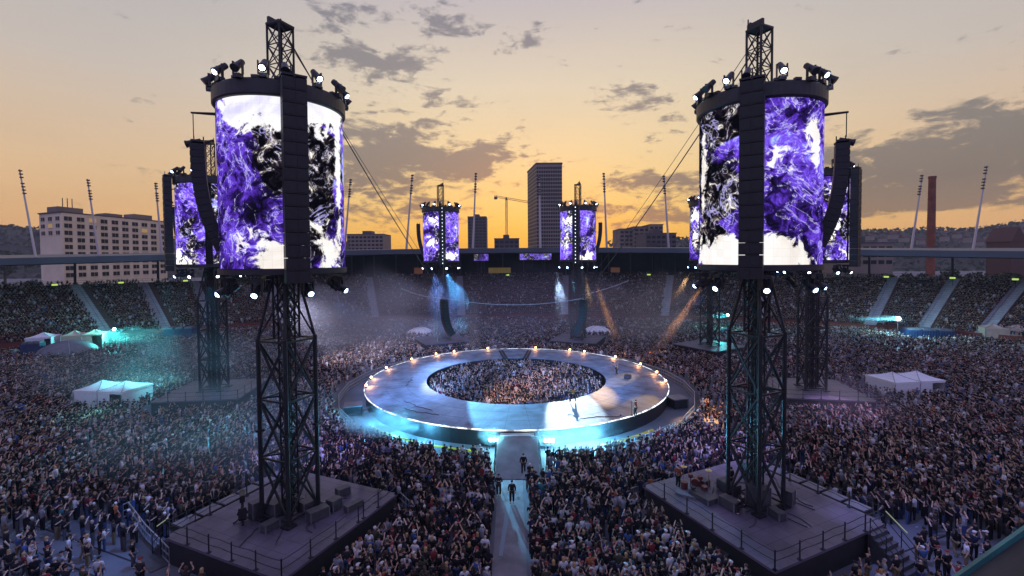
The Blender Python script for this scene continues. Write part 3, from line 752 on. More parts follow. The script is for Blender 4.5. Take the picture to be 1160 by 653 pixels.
spots = [('nearL', 1.6, -2.4, 'upright case beside the tower leg on the camera stage', (.8, .7, .8)), ('nearL', 2.2, -3.6, 'long low case near the rail of the camera stage', (1.3, .5, .45)), ('nearL', -.4, .9, 'dark case inside the tower legs on the camera stage', (1.2, .9, 1.0)), ('nearL', .8, -.7, 'small dark case between the tower legs on the camera stage', (.9, .8, .7)),
         ('nearR', -.4, .2, 'tall dark case inside the tower legs on the drum kit stage', (1.2, 1.0, 1.5)), ('nearR', 1.9, .4, 'wide case next to the drum kit', (1.5, .8, .8)), ('nearR', .6, -1.1, 'square case between tower legs near the drum kit stage steps', (.9, .9, 1.0)), ('nearR', 2.0, 2.9, 'flat case by the inner rail of the drum kit stage', (1.8, 1.0, .4))]
for k, x, y, lb, sz in spots: case(local(k, x, y), sz, TD[k]['rzt']+random.uniform(-.3, .3), lb)
for k in ('nearL', 'nearR'):
    T = TD[k]
    for q in range(9):
        b = MB(); x, y = rng.uniform(-.6, .6)*T['hs'], rng.uniform(-.8, .8)*T['hs']; a = math.atan2(-y, -x)+rng.normal(0, .4); pts = [(x, y, SZ+.03)]
        for _ in range(12): a += rng.normal(0, .28); x = min(.93*T['hs'], max(-.93*T['hs'], x+.45*math.cos(a))); y = min(.93*T['hs'], max(-.93*T['hs'], y+.45*math.sin(a))); pts.append((x, y, SZ+.03))
        b.path(pts, .028, 4); b.build('floor_cable', M['cable'], plat[k])
    for q, (x, y, sz, lb) in enumerate(((-1.9, -.3, (1.0, .6, .5), 'low black case against the outer tower leg'), (-1.2, 1.9, (.7, .6, 1.1), 'narrow upright black case beside the tower foot'), (.3, -2.2, (1.3, .7, .7), 'long black case next to the tower foot'), (3.4, -1.5, (.9, .6, .6), 'lone black case near the inner rail'), (3.2, 3.6, (1.4, .8, .9), 'stout black case in the inner corner'))):
        case(local(k, x, y*(1 if k == 'nearL' else -1)), sz, T['rzt']+rng.uniform(-.4, .4), lb+(' of the camera stage' if k == 'nearL' else ' of the drum kit stage'))
pr = P(829, 621, .9); case(Vector((pr.x, pr.y, 0)), (1.6, .9, .9), .3, 'pale topped case below the outer edge of the drum kit stage')
# stage steps on the outer corner
def steps(p, rz, label):
    t = thing('stage_steps', label, 'steps', p, rz, 'stage steps')
    b = MB()
    for i in range(7): b.box((0, -i*.3, (SZ-.1)*(1-i/7)/2), (1.6, .32, (SZ-.1)*(1-i/7)))
    b.build('treads', M['flight'], t)
    b = MB()
    for sx in (-.85, .85):
        for i in (0, 3, 6): b.tube((sx, -i*.3, 0), (sx, -i*.3, SZ*(1-i/7)+1.0), .03)
        b.tube((sx, 0, SZ+1.0), (sx, -1.8, SZ/7+1.0), .03); b.tube((sx, 0, SZ+.5), (sx, -1.8, SZ/7+.5), .03)
    b.build('handrail', M['rail'], t)
    b = MB(); b.tube((.86, 0, SZ+1.05), (.86, -1.2, SZ*.55+1.05), .03); b.build('light_strip', emit('pale_strip', (.85, 1.0, .75), .3, False), t)
q = local('nearL', -TD['nearL']['hs']+1.2, TD['nearL']['hs']+.2, 0); steps(q, TD['nearL']['rzt']+math.pi, 'dark metal steps with handrails up to the camera stage')
q = local('nearR', -TD['nearR']['hs']-.2, 0-TD['nearR']['hs']+1.4, 0); steps(q, TD['nearR']['rzt']-math.pi/2, 'dark metal steps with handrails up to the drum kit stage')
# broadcast camera on the left stage
pc = P(275, 589, SZ); t = thing('broadcast_camera', 'black broadcast camera on a pedestal with an operator seat, on the square stage', 'camera', pc, R(120))
b = MB()
for k in range(3): a = R(120*k); b.tube((0, 0, .25), (.6*math.cos(a), .6*math.sin(a), .06), .05); b.ball((.6*math.cos(a), .6*math.sin(a), .07), .07, 6)
b.tube((0, 0, .1), (0, 0, 1.25), .12, .08, 8); b.build('pedestal', M['steel'], t)
b = MB(); b.box((.1, 0, 1.5), (.75, .32, .4)); b.tube((.45, 0, 1.5), (.95, 0, 1.5), .15, .2, 10); b.box((-.35, 0, 1.75), (.25, .25, .2)); b.build('camera_body', M['steel'], t)
b = MB(); b.box((-.8, 0, .6), (.5, .5, .1)); b.box((-1.02, 0, .95), (.08, .48, .65)); b.tube((-.8, 0, 0), (-.8, 0, .6), .07); b.build('operator_seat', M['steel'], t)
# drum kit on the right stage
pd = P(787, 556, SZ); t = thing('drum_kit', 'dark red drum kit with brass cymbals on the square stage', 'drum kit', pd, R(60))
b = MB(); b.box((0, 0, .06), (2.6, 2.4, .12)); b.build('rug', M['tarp'], t)
for c, r_, h in (((.5, 0, .45), .32, .5), ((-.3, .7, .4), .25, .5), ((-.3, -.7, .4), .25, .5), ((.3, .35, .95), .17, .25), ((.3, -.35, .95), .17, .25)):
    b = MB()
    if c[2] == .45: b.tube((c[0]-.25, 0, c[2]), (c[0]+.25, 0, c[2]), r_, r_, 14)
    else: b.tube((c[0], c[1], c[2]-h/2), (c[0], c[1], c[2]+h/2), r_, r_, 14)
    b.tube((c[0], c[1], .1), (c[0], c[1], c[2]), .03); b.build('drum', M['drum'], t)
for c in ((.6, .9, 1.4), (.6, -.9, 1.5), (-.2, 1.1, 1.2)):
    b = MB(); b.tube((c[0], c[1], .1), (c[0], c[1], c[2]), .02); b.lathe([(.01, .05), (.24, 0), (.24, .012), (.01, .06)], c, 16); b.build('cymbal', M['cymbal'], t)
b = MB(); b.tube((-.7, 0, .1), (-.7, 0, .5), .05); b.tube((-.7, 0, .5), (-.7, 0, .6), .2, .2, 12); b.build('stool', M['cab'], t)
# cable ramps at the ring foot
for a0, a1, lb in ((222, 242, 'yellow cable ramp curving in the pit by the cyan haze'), (247, 261, 'yellow cable ramp curving in the pit just before the ramp'), (292, 312, 'yellow cable ramp curving in the pit past the white pool of light')):
    b = MB(); b.lathe([(RO+1.0, 0.01), (RO+1.45, .01), (RO+1.35, .09), (RO+1.1, .09)], (CX, CY, 0), 24, R(a0), R(a1)); o = b.build('cable_ramp', M['yellow']); tag(o, lb, 'cable ramp', 'yellow cable ramps')
# camera risers beside the ring
for px, py, lb in ((400, 458, 'small camera riser with pale top in the pit by the cyan haze'), (767, 450, 'small camera riser with pale top in the pit by the orange lit fans')):
    p = P(px, py, 1.3); t = thing('camera_riser', lb, 'riser', (p.x, p.y, 0), .3, 'camera risers')
    b = MB(); b.box((0, 0, 1.25), (2.2, 2.0, .12)); b.build('riser_top', M['flightt'], t)
    b = MB()
    for sx in (-1, 1):
        for sy in (-.9, .9): b.tube((sx, sy, 0), (sx, sy, 1.2), .05)
    b.box((0, 0, .6), (1.9, 1.7, 1.1)); b.build('riser_base', M['skirt'], t)
# wedge monitor on the ring
p = P(711, 429, SZ); t = thing('wedge_monitor', 'black wedge monitor speaker on the ring behind a performer', 'speaker', p, R(-30)); b = MB()
b.add([(-.45, -.35, 0), (.45, -.35, 0), (.45, .35, 0), (-.45, .35, 0), (-.45, -.1, .55), (.45, -.1, .55), (.45, .35, .6), (-.45, .35, .6)], [(0, 3, 2, 1), (4, 5, 6, 7), (0, 1, 5, 4), (1, 2, 6, 5), (2, 3, 7, 6), (3, 0, 4, 7)]); b.build('cabinet', M['cab'], t)
b = MB(); b.box((0, -.24, .3), (.8, .03, .45), rot=Matrix.Rotation(R(-25), 3, 'X')); b.build('grille', M['flight'], t)
# ------------------------------------------------------------------ tents and boxes
def tent(px, py, w_, d_, h, n, rz, label, m='tent', group=None, name='marquee_tent'):
    p = P(px, py, 0); t = thing(name, label, 'tent', p, rz, group)
    for i in range(n):
        cx = (i-(n-1)/2)*w_/n; ww = w_/n
        b = MB(); hw, hd = ww/2+.08, d_/2+.08
        n8 = 24; rings = []
        for f, zz in ((1.0, -.28), (1.0, 0.0), (.72, .12), (.45, .33), (.2, .62), (.0, .9)):
            ring = []
            for q in range(n8):
                u = q/n8*4; sd = int(u) % 4; v = u-int(u); cr_ = [(-1, -1), (1, -1), (1, 1), (-1, 1)]
                ax, ay = cr_[sd]; bx_, by_ = cr_[(sd+1) % 4]; X_, Y_ = ax+(bx_-ax)*v, ay+(by_-ay)*v
                sag = -.10*math.sin(v*math.pi) if 0 < f < 1 else (-.05*math.sin(v*math.pi*3)**2 if zz < 0 else 0)
                ring.append((cx+X_*hw*f, Y_*hd*f, h+zz+sag))
            rings.append(ring)
        vs_ = [p for r_ in rings for p in r_]; b.add(vs_, [(k*n8+q, k*n8+(q+1) % n8, (k+1)*n8+(q+1) % n8, (k+1)*n8+q) for k in range(5) for q in range(n8)])
        rf_ = b.build('roof', M[m], t)
        b = MB()
        for sx in (-1, 1):
            for sy in (-1, 1): b.path([(cx+sx*hw*f, sy*hd*f, h+zz+.01) for f, zz in ((1.0, 0.0), (.72, .12), (.45, .33), (.2, .62), (.0, .9))], .03, 4)
        b.build('roof_seam', M['tarp'], rf_)
    b = MB()
    for (cx, cy, sx, sy) in ((-w_/2, 0, .06, d_), (w_/2, 0, .06, d_), (0, d_/2, w_, .06)): b.box((cx, cy, h/2), (sx, sy, h-.02))
    b.box((-w_*.12, -d_/2, h/2), (w_*.74, .06, h-.02)); b.build('wall', M[m], t)
    for i in range(n+1):
        for sy in (-1, 1):
            b = MB(); b.tube((-w_/2+w_*i/n, sy*(d_/2+.03), 0), (-w_/2+w_*i/n, sy*(d_/2+.03), h), .06); b.build('pole', M['alu'], t)
    return t
tent(130, 458, 7.2, 4.5, 2.4, 2, R(-8), 'white marquee with two low peaks standing in the crowd before the teal stage')
tent(1024, 445, 7.8, 4.5, 2.2, 2, R(8), 'pair of joined white tents standing in the crowd past the dark square stage')
tent(50, 399, 4.2, 4, 3.4, 1, R(20), 'small pale tent under the stand next to the blue box', 'tent')
tent(97, 395, 7, 4, 3.3, 2, R(25), 'tan open marquee under the stand beside the cyan beam', 'tentt')
tent(1138, 388, 8, 4, 3.2, 2, R(-25), 'tan marquee under the stand below the last green sign', 'tentt')
def dome(px, py, r, label, m='tent'):
    p = P(px, py, 0); t = thing('dome_tent', label, 'tent', p, 0)
    b = MB(); b.lathe([(r*math.cos(a), r*.62*math.sin(a)) for a in [i*math.pi/2/6 for i in range(6)]]+[(.05, r*.62)], n=16, closed=False)
    b.build('canopy', M[m], t, smooth=True)
    b = MB()
    for k in range(4): a = R(90*k+45); b.path([(r*1.01*math.cos(a)*math.cos(i*math.pi/12), r*1.01*math.sin(a)*math.cos(i*math.pi/12), r*.63*math.sin(i*math.pi/12)) for i in range(7)], .05, 4)
    b.build('tent_pole', M['alu'], t)
dome(78, 403, 5.0, 'low grey dome tent in front of the tan marquee', 'tarp')
dome(476, 381, 3.6, 'small white dome tent in the far crowd near the smoky hanging array')
dome(676, 380, 3.8, 'small white dome tent in the far crowd beside the cyan lit hanging array')
def container(px, py, w_, d_, h, rz, label):
    p = P(px, py, 0); t = thing('blue_container', label, 'container', p, rz, 'blue containers')
    b = MB(); b.box((0, 0, h/2), (w_, d_, h))
    for k in range(int(w_/.5)): b.box((-w_/2+.25+k*.5, -d_/2-.03, h/2), (.2, .06, h*.9))
    b.build('body', M['blue'], t)
    for k in range(3):
        b = MB(); b.box((-w_/3+k*w_/3, 0, h+.18), (w_/4, d_*.7, .35)); b.build('roof_load', M['flightt'], t)
container(38, 406, 3, 2.4, 3.0, .4, 'small blue box between the pale tent and the edge of the stand')
container(1050, 385, 9, 3.5, 2.3, -.3, 'long blue container with pale goods on top beside the dazzling lamp')
container(205, 386, 6, 3, 3.0, .2, 'blue container under the stand beside the half hidden drum tower')
# ------------------------------------------------------------------ bright effect lamps out in the crowd
def effect_lamp(px, py, z, label, length, rz, m='whitelamp', r=.3):
    p = P(px, py, z); t = thing('effect_light', label, 'stage light', (p.x, p.y, 0), rz, 'bright lights out in the crowd')
    b = MB(); b.tube((0, 0, 0), (0, 0, z-.3), .1); b.box((0, 0, z-.5), (1.2, 1.2, .3)); b.tube((0, .5, z), (0, -.05, z), .3, .38, 10); b.build('stand', M['steel'], t)
    b = MB(); b.ball((0, -.2, z), r, 10); b.build('lamp_lens', M[m], t, smooth=True)
    return p
e1 = effect_lamp(130, 373, 4.0, 'cyan fan light beaming over the crowd in front of the tan marquee', 9, .1, 'cyanlamp', .3)
e2 = effect_lamp(1017, 361, 5.0, 'dazzling white lamp with a cyan beam beside the long blue container', -9, -.05, 'whitelamp', .42)
e3 = effect_lamp(824, 357, 5.0, 'cyan lamp beaming in front of the distant peeking drum tower', -5, 0, 'cyanlamp', .28)
# far screens and banners under the opposite roof
def board(px, py, depth, w_, h, m, label, cat, name, group=None):
    p = D(px, py, depth); rz = math.atan2(CY-p.y, CX-p.x)+math.pi/2
    t = thing(name, label, cat, p, rz, group)
    b = MB(); b.box((0, -.1, 0), (w_, .06, h)); b.build('panel', m, t)
    b = MB(); b.box((0, .03, 0), (w_+.3, .16, h+.3)); b.tube((-w_*.3, .1, -h/2), (-w_*.3, .1, -h/2-3), .08); b.tube((w_*.3, .1, -h/2), (w_*.3, .1, -h/2-3), .08); b.build('panel_frame', M['steel'], t)
smf = screen_mat('screen_far', 5.5, [], .60, .44, .9)
for i, (px, py, w_, lb) in enumerate(((541, 291, 2.6, 'first'), (549, 291, 2.6, 'second'), (594, 290, 3.2, 'third'), (603, 290, 3.2, 'fourth'), (615, 290, 6.0, 'widest'))):
    me = bpy.data.meshes
    p = D(px, py, 166); t = thing('video_screen', '%s small lit video screen under the far roof between the two small drums' % lb, 'screen', p, 0, 'small screens under the far roof')
    b = MB(); b.box((0, 0, 0), (w_, .2, 2.9)); o = b.build('screen_panel', smf, t)
    ul = o.data.uv_layers.new(name='UVMap')
    for l in o.data.loops: v = o.data.vertices[l.vertex_index].co; ul.data[l.index].uv = (v.x*1.6+i*9, v.z*1.6)
    b = MB(); b.box((0, .2, 0), (w_+.3, .16, 3.2)); b.tube((0, .2, -1.5), (0, .2, -5), .12); b.build('screen_frame', M['steel'], t)
board(474, 307, 156, 2.8, 2.0, M['orange'], 'orange banner on the far stand beside the first small drum', 'banner', 'banner')
board(566, 306.5, 158, 7.5, 1.8, M['yellowb'], 'long yellow banner on the far stand between the small drums', 'banner', 'banner')
board(697, 306, 156, 3.0, 1.6, M['orange'], 'orange banner on the far stand past the small drum by the high-rise', 'banner', 'banner')
# ------------------------------------------------------------------ flood masts on the roof
def mast(px0, py0, px1, py1, depth, label, group='slanted floodlight masts'):
    p, q = D(px1, py1, depth), D(px0, py0, depth*1.0); p = p-(q-p)*.12; d = q-p
    t = thing('flood_mast', label, 'floodlight mast', p, 0, group)
    s_ = depth/130
    b = MB(); b.tube((0, 0, 0), d, .32*s_, .15*s_, 8); b.build('mast', M['mastw'], t)
    n = 7; face = Vector((CX-p.x, CY-p.y, 0)).normalized()
    for k in range(n):
        c = d*(1-.012-.034*k-(.03 if k > 2 else 0)); hd = c+face*.3*s_
        b = MB(); b.box(hd-Vector((0, 0, .1)), (.66*s_, .6*s_, .3*s_), math.atan2(face.y, face.x)+math.pi/2); b.build('lamp_head', M['lampbody'], t)
for a in ((22, 192, 40, 289, 112, 'pale slanted mast above the wooded hill'), (99, 203, 111, 284, 130, 'pale slanted mast before the middle of the cream building'), (176, 207, 183, 281, 150, 'pale slanted mast before the end of the cream building'), (397, 203, 391, 274, 160, 'dark slanted mast just past the mostly white drum'),
          (467, 198, 461, 274, 160, 'slanted mast beside the small drum nearest the white tower'), (539, 196, 536, 274, 160, 'slanted mast in front of the dark low block'), (611, 200, 612, 274, 160, 'upright mast in front of the high-rise'), (684, 196, 687, 273, 160, 'slanted mast just past the drum before the high-rise'),
          (752, 199, 757, 272, 160, 'slanted mast beside the tan apartment blocks'), (967, 207, 962, 278, 145, 'slanted mast behind the mostly hidden drum'), (1045, 198, 1033, 278, 132, 'slanted mast beside the brick chimney'), (1118, 188, 1103, 279, 120, 'slanted mast between the chimney and the gabled house')): mast(*a)
# ------------------------------------------------------------------ buildings
def facade(parent, p0, p1, z0, z1, nc, nr, wfrac, hfrac, wallm, winm, litset=(), depth=.35, as_parts=True, skip_below=None):
    """window row on the vertical plane p0->p1 ; outward is right hand of p0->p1"""
    d = (p1-p0); l = d.length; u = d/l; nrm = Vector((u.y, -u.x, 0)); rz = math.atan2(u.y, u.x)
    cw, rh = l/nc, (z1-z0)/nr
    for i in range(nc):
        for j in range(nr):
            c = p0+u*(cw*(i+.5))+Vector((0, 0, z0+rh*(j+.5)))
            b = MB(); b.box(c+nrm*.02, (cw*wfrac, .12, rh*hfrac), rz, 0)
            b.box(c+nrm*.09, (.07, .08, rh*hfrac), rz, 1); b.box(c+nrm*.14-Vector((0, 0, rh*hfrac/2+.06)), (cw*wfrac+.3, .3, .12), rz, 1)
            b.build('window', [M['winlit'] if (i, j) in litset else winm, wallm], parent)
def bprism(parent, name, pts, z0, z1, m):
    b = MB(); b.prism([(p.x, p.y) for p in pts], z0, z1); return b.build(name, m, parent)
bd = thing('apartment_building', 'long cream apartment building with rows of dark windows behind the stand roof', 'building')
A = D(71, 290, 190); B = D(189, 290, 243); Cc = D(46, 290, 197); HB = D(71, 241, 190).z; A.z = B.z = Cc.z = 0
E4 = Cc+(B-A)
bprism(bd, 'wall', [A, B, E4, Cc], 0, HB, M['plaster'])
ctr = (A+B+E4+Cc)/4
bprism(bd, 'roof', [p+(p-ctr).normalized()*.5 for p in (A, B, E4, Cc)], HB, HB+.5, M['grey'])
lit = {(2, 8), (7, 7)}
facade(bd, A, B, HB-.8-9*2.9, HB-.8, 10, 9, .60, .60, M['plaster'], M['glass'], lit)
b_ = (Cc-A)
facade(bd, Cc, A, HB-.8-3*2.9, HB-.8, 3, 3, .5, .55, M['plaster'], M['glass'], {(1, 1)})
for f0, f1, hh in ((.02, .22, 2.4), (.42, .58, 1.6), (.70, .9, 2.6)):
    o0 = A.lerp(B, f0)+(Cc-A)*.25; o1 = A.lerp(B, f1)+(Cc-A)*.25; w2 = (Cc-A)*.5
    bprism(bd, 'penthouse', [o0, o1, o1+w2, o0+w2], HB+.5, HB+.5+hh, M['tan'])
am = MB(); q = A.lerp(B, .1)+(Cc-A)*.5
for k in range(3): am.tube(q+Vector((k*.9, k*1.2, HB+2.5)), q+Vector((k*.9, k*1.2, HB+7)), .15)
am.build('antenna', M['steel'], bd)
# high-rise
hr = thing('high_rise', 'tall dark office high-rise with a grid of windows on the skyline', 'building')
F0, F1, F2 = D(608, 275, 420), D(637, 275, 420), D(598, 275, 462)
for v in (F0, F1, F2): v.z = 0
F3 = F2+(F1-F0); HT = D(620, 186.5, 420).z
bprism(hr, 'wall', [F0, F1, F3, F2], 0, HT, M['tower'])
for j in range(26):
    z = HT-3.2-j*3.35; b = MB()
    for (p, q, nc) in ((F0, F1, 11), (F2, F0, 9)):
        d = q-p; u = d.normalized(); nr_ = Vector((u.y, -u.x, 0)); rz = math.atan2(u.y, u.x)
        for i in range(nc):
            c = p+d*((i+.5)/nc)+Vector((0, 0, z))+nr_*.02
            b.box(c, (d.length/nc*.78, .2, 2.2), rz, 1 if random.random() < .10 else 0)
    b.build('window_band', [M['towerg'], M['glass']], hr)
bprism(hr, 'parapet', [F0+Vector((-.4, -.4, 0)), F1+Vector((.4, -.4, 0)), F3+Vector((.4, .4, 0)), F2+Vector((-.4, .4, 0))], HT, HT+1.6, M['grey'])
def block(px0, px1, pytop, depth, label, m, floors, dd=25, name='office_block'):
    a, c = D(px0, 272, depth), D(px1, 272, depth); h = D((px0+px1)/2, pytop, depth).z; a.z = c.z = 0
    t = thing(name, label, 'building'); e = Vector((0, dd, 0))
    bprism(t, 'wall', [a, c, c+e, a+e], 0, h, m)
    l = (c-a).length
    for j in range(floors):
        b = MB(); z = h-2.2-j*3.1
        if z < 8: break
        n = max(2, int(l/3.2))
        for i in range(n): b.box(a+(c-a)*((i+.5)/n)+Vector((0, -.02, z)), (l/n*.72, .15, 1.7))
        b.build('window_band', M['towerg'], t)
    bprism(t, 'roof', [a+Vector((-.3, -.3, 0)), c+Vector((.3, -.3, 0)), c+e, a+e], h, h+.6, M['grey'])
    if l > 16:
        m2 = a.lerp(c, .35); m3 = a.lerp(c, .6); bprism(t, 'penthouse', [m2+e*.3, m3+e*.3, m3+e*.7, m2+e*.7], h+.6, h+3.4, M['grey'])
block(530, 551, 246, 480, 'dark narrow block with horizontal window bands beside the small distant drum', M['grey'], 12)
block(393, 434, 266, 380, 'low grey block on the skyline just past the mostly white drum', M['tan'], 4)
block(560, 588, 271, 330, 'flat roofed low block under the construction crane', M['grey'], 3)
block(702, 718, 260, 360, 'lowest of the tan apartment blocks, farthest from the purple and white tower', M['tan'], 5)
block(718, 736, 257.5, 355, 'middle tan apartment block in the terrace before the purple and white tower', M['tan'], 5)
block(736, 751, 255, 350, 'tallest tan apartment block in the terrace before the purple and white tower', M['tan'], 5)
block(732, 766, 265, 300, 'wide grey flat roofed block in front of the tan apartment terrace', M['grey'], 3)
block(968, 1012, 276, 210, 'low pale hall behind the roof gap beside trees', M['tan'], 3)
block(720, 772, 283, 205, 'pale building seen through the gap below the far roof', M['tan'], 5)
block(250, 380, 274, 300, 'low dark block mostly hidden behind the mostly white drum', M['grey'], 3)
# crane
cr = thing('tower_crane', 'tan construction tower crane beside the high-rise', 'crane')
c0 = D(574, 272, 520); c0.z = 0; ztop = D(574, 226, 520).z
b = MB(); lattice(b, 1.0, 0, ztop, 24, .25, .16); 
b.v = [(v[0]+c0.x, v[1]+c0.y, v[2]) for v in b.v]; b.build('mast', M['crane'], cr)
j0, j1 = D(560, 223.5, 520), D(600, 230.5, 500)
b = MB(); n = 14
for k in range(n):
    p, q = j0.lerp(j1, k/n), j0.lerp(j1, (k+1)/n); up = Vector((0, 0, 1.9))
    b.tube(p, q, .3, .3, 4); b.tube(p+up, q+up, .3, .3, 4); b.tube(p, q+up, .15, .15, 4); b.tube(p, p+up, .15, .15, 4)
b.build('jib', M['crane'], cr)
b = MB(); b.box(j0+Vector((1.5, 0, -1)), (3.5, 2, 3)); b.build('counterweight', M['grey'], cr)
b = MB(); b.box(c0+Vector((0, -1.6, ztop+.3)), (2, 2, 2.6)); b.build('cab', M['grey'], cr)
# chimney
ch = thing('brick_chimney', 'tall round brick chimney rising behind the stand roof', 'chimney'); c0 = D(1054.5, 278, 190); c0.z = 0; zt = D(1056, 200, 190).z
b = MB(); b.lathe([(.001, 0), (1.6, 0), (1.2, zt-1), (.001, zt-1)], c0, 24, closed=False)
for k in range(12): z = 20+k*2.2; rr = 1.6+(1.2-1.6)*z/zt; b.lathe([(rr, z), (rr+.06, z), (rr+.06, z+.18), (rr, z+.18)], c0, 24)
b.build('stack', M['brick'], ch)
b = MB(); b.lathe([(1.0, zt-1), (1.32, zt-1), (1.36, zt), (1.0, zt)], c0, 24); b.build('rim', M['brick'], ch)
# hills
def hill(name, px0, px1, tops, depth, back, ph):
    n = 40; rows = 10; vs = []; fs = []
    pxs = [px0+(px1-px0)*i/n for i in range(n+1)]
    for j in range(rows+1):
        f = j/rows
        for i, px in enumerate(pxs):
            ty = np.interp(px, [t[0] for t in tops], [t[1] for t in tops]); top = D(px, ty, depth+back)
            base = D(px, 282, depth); p = Vector((base.x+(top.x-base.x)*f, depth+back*f, 0))
            z = top.z*math.sin(f*math.pi/2)**1.2+ (math.sin(i*1.7+j*ph)+math.sin(i*.63+j*2.1))*1.1*f
            vs.append((p.x, p.y, max(-1, z)))
    for j in range(rows):
        for i in range(n): fs.append((j*(n+1)+i, j*(n+1)+i+1, (j+1)*(n+1)+i+1, (j+1)*(n+1)+i))
    b = MB(); b.add(vs, fs)
    return tag(b.build(name, M['hill'], smooth=True), kind='structure'), vs
h1, v1 = hill('hill', -60, 300, [(-60, 256), (0, 258), (45, 262), (120, 268), (300, 274)], 520, 260, 1.3)
h2, v2 = hill('hill', 700, 1300, [(700, 275), (900, 268), (960, 264), (1040, 262), (1100, 262), (1160, 254), (1300, 246)], 560, 320, 2.1)
# houses on the hill, far wood
hs = [(968, 271), (985, 269), (1000, 272), (1012, 268), (1024, 271), (1070, 270), (1084, 267), (1096, 272), (1120, 268), (1130, 264), (1152, 262), (1149, 270), (978, 275), (1043, 274), (1110, 275), (1090, 274)]
for i, (px, py) in enumerate(hs):
    p = D(px, py, 640+rng.uniform(-30, 60)); t = thing('hillside_house', 'tiny pale house with a brown roof among trees on the far hill', 'house', (p.x, p.y, p.z-4), rng.uniform(-.6, .6), 'houses on the far hill')
    w_, d_, h = rng.uniform(6, 11), 7, rng.uniform(4, 7)
    b = MB(); b.box((0, 0, h/2), (w_, d_, h)); b.build('wall', M['housew'], t)
    b = MB(); b.add([(-w_/2-.4, -d_/2-.4, h), (w_/2+.4, -d_/2-.4, h), (w_/2+.4, d_/2+.4, h), (-w_/2-.4, d_/2+.4, h), (-w_/2-.4, 0, h+3), (w_/2+.4, 0, h+3)], [(0, 1, 5, 4), (2, 3, 4, 5), (0, 4, 3), (1, 2, 5), (0, 3, 2, 1)]); b.build('roof', M['houser'], t)
p = D(1139, 279, 230); p.z = 0; zt = D(1139, 258, 230).z; t = thing('gabled_house', 'brown gabled house rising above the stand roof near the hill', 'house', p, .2)
b = MB(); b.box((0, 0, (zt-7)/2), (9, 10, zt-7)); b.build('wall', M['houser'], t)
b = MB(); h = zt-7; b.add([(-5, -5.4, h), (5, -5.4, h), (5, 5.4, h), (-5, 5.4, h), (0, -5.4, zt), (0, 5.4, zt)], [(0, 3, 5, 4), (1, 4, 5, 2), (0, 4, 1), (3, 2, 5), (0, 1, 2, 3)]); b.build('roof', M['houser'], t)
# trees
def leaf_cloud(c, rad, n, size):
    """leaf clumps: many small faces through an uneven crown"""
    lob = [(rng.normal(0, .42, 3)*np.array(rad), rng.uniform(.38, .62)) for _ in range(9)]
    vs = np.zeros((n, 4, 3)); 
    for i in range(n):
        l, s_ = lob[rng.integers(len(lob))]; d = rng.normal(0, 1, 3); d /= np.linalg.norm(d)
        p = l+d*np.array(rad)*s_*rng.uniform(.55, 1.0)
        a = rng.normal(0, 1, 3); a /= np.linalg.norm(a); b2 = np.cross(a, rng.normal(0, 1, 3)); b2 /= np.linalg.norm(b2)
        s2 = size*rng.uniform(.6, 1.5)
        vs[i] = np.array(c)+p+np.array([-a-b2*.6, a-b2*.6, a*.5+b2, -a*.5+b2])*s2
    return vs.reshape(-1, 3)
TREE_BASE = []
def tree(x, y, h, w_, label, n=700):
    t = thing('tree', label, 'tree', (x, y, 0), rng.uniform(0, 6), 'trees around the stadium')
    if len(TREE_BASE) < 3:
        b = MB(); b.tube((0, 0, 0), (0, 0, .5), .028, .018, 7)
        for k in range(6):
            a = k*1.05; b.tube((0, 0, .3+.05*k), (.25*math.cos(a), .25*math.sin(a), .55+.06*k), .014, .005, 5)
        tr = b.build('trunk', M['bark'], t)
        v = leaf_cloud((0, 0, .64), (.34, .34, .28), n, .028); b = MB(); b.v = [tuple(q) for q in v]; b.f = [(4*i, 4*i+1, 4*i+2, 4*i+3) for i in range(n)]; b.m = [0]*n
        cw = b.build('crown', M['leaf'], t, recalc=False); TREE_BASE.append((tr, cw))
    else:
        for s_ in TREE_BASE[rng.integers(3)]: c = s_.copy(); COL.objects.link(c); c.parent = t
    t.scale = (w_, w_, h)
TL = [(16, 313, 142, 13, 'big dark tree in the roof gap under the hillside mast'), (36, 311, 150, 12, 'dark tree just before the cream building in the roof gap'), (66, 311, 155, 11, 'dark tree against the near end of the cream building'), (97, 310, 160, 11, 'dark tree below the middle of the cream building'), (121, 309, 165, 10, 'smaller dark tree right below the second pale mast'), (178, 308, 175, 11, 'dark tree at the end of the cream building'),
      (1012, 309, 165, 12, 'dark tree beside the low pale hall'), (1030, 310, 160, 12, 'dark tree just before the chimney'), (1078, 312, 155, 13, 'broad dark tree just past the chimney'), (1100, 312, 152, 13, 'broad dark tree under the last slanted mast'), (1128, 313, 148, 13, 'broad dark tree below the gabled house'), (1150, 314, 146, 13, 'outermost dark tree behind the tan marquee side'), (985, 309, 172, 11, 'dark tree in front of the low pale hall'), (5, 262, 330, 26, 'tall dark tree on the hill foot beyond the roof')]
for px, py, dep, h, lb in TL:
    p = D(px, 300, dep); tree(p.x, dep, h*1.15, h*1.2, lb)
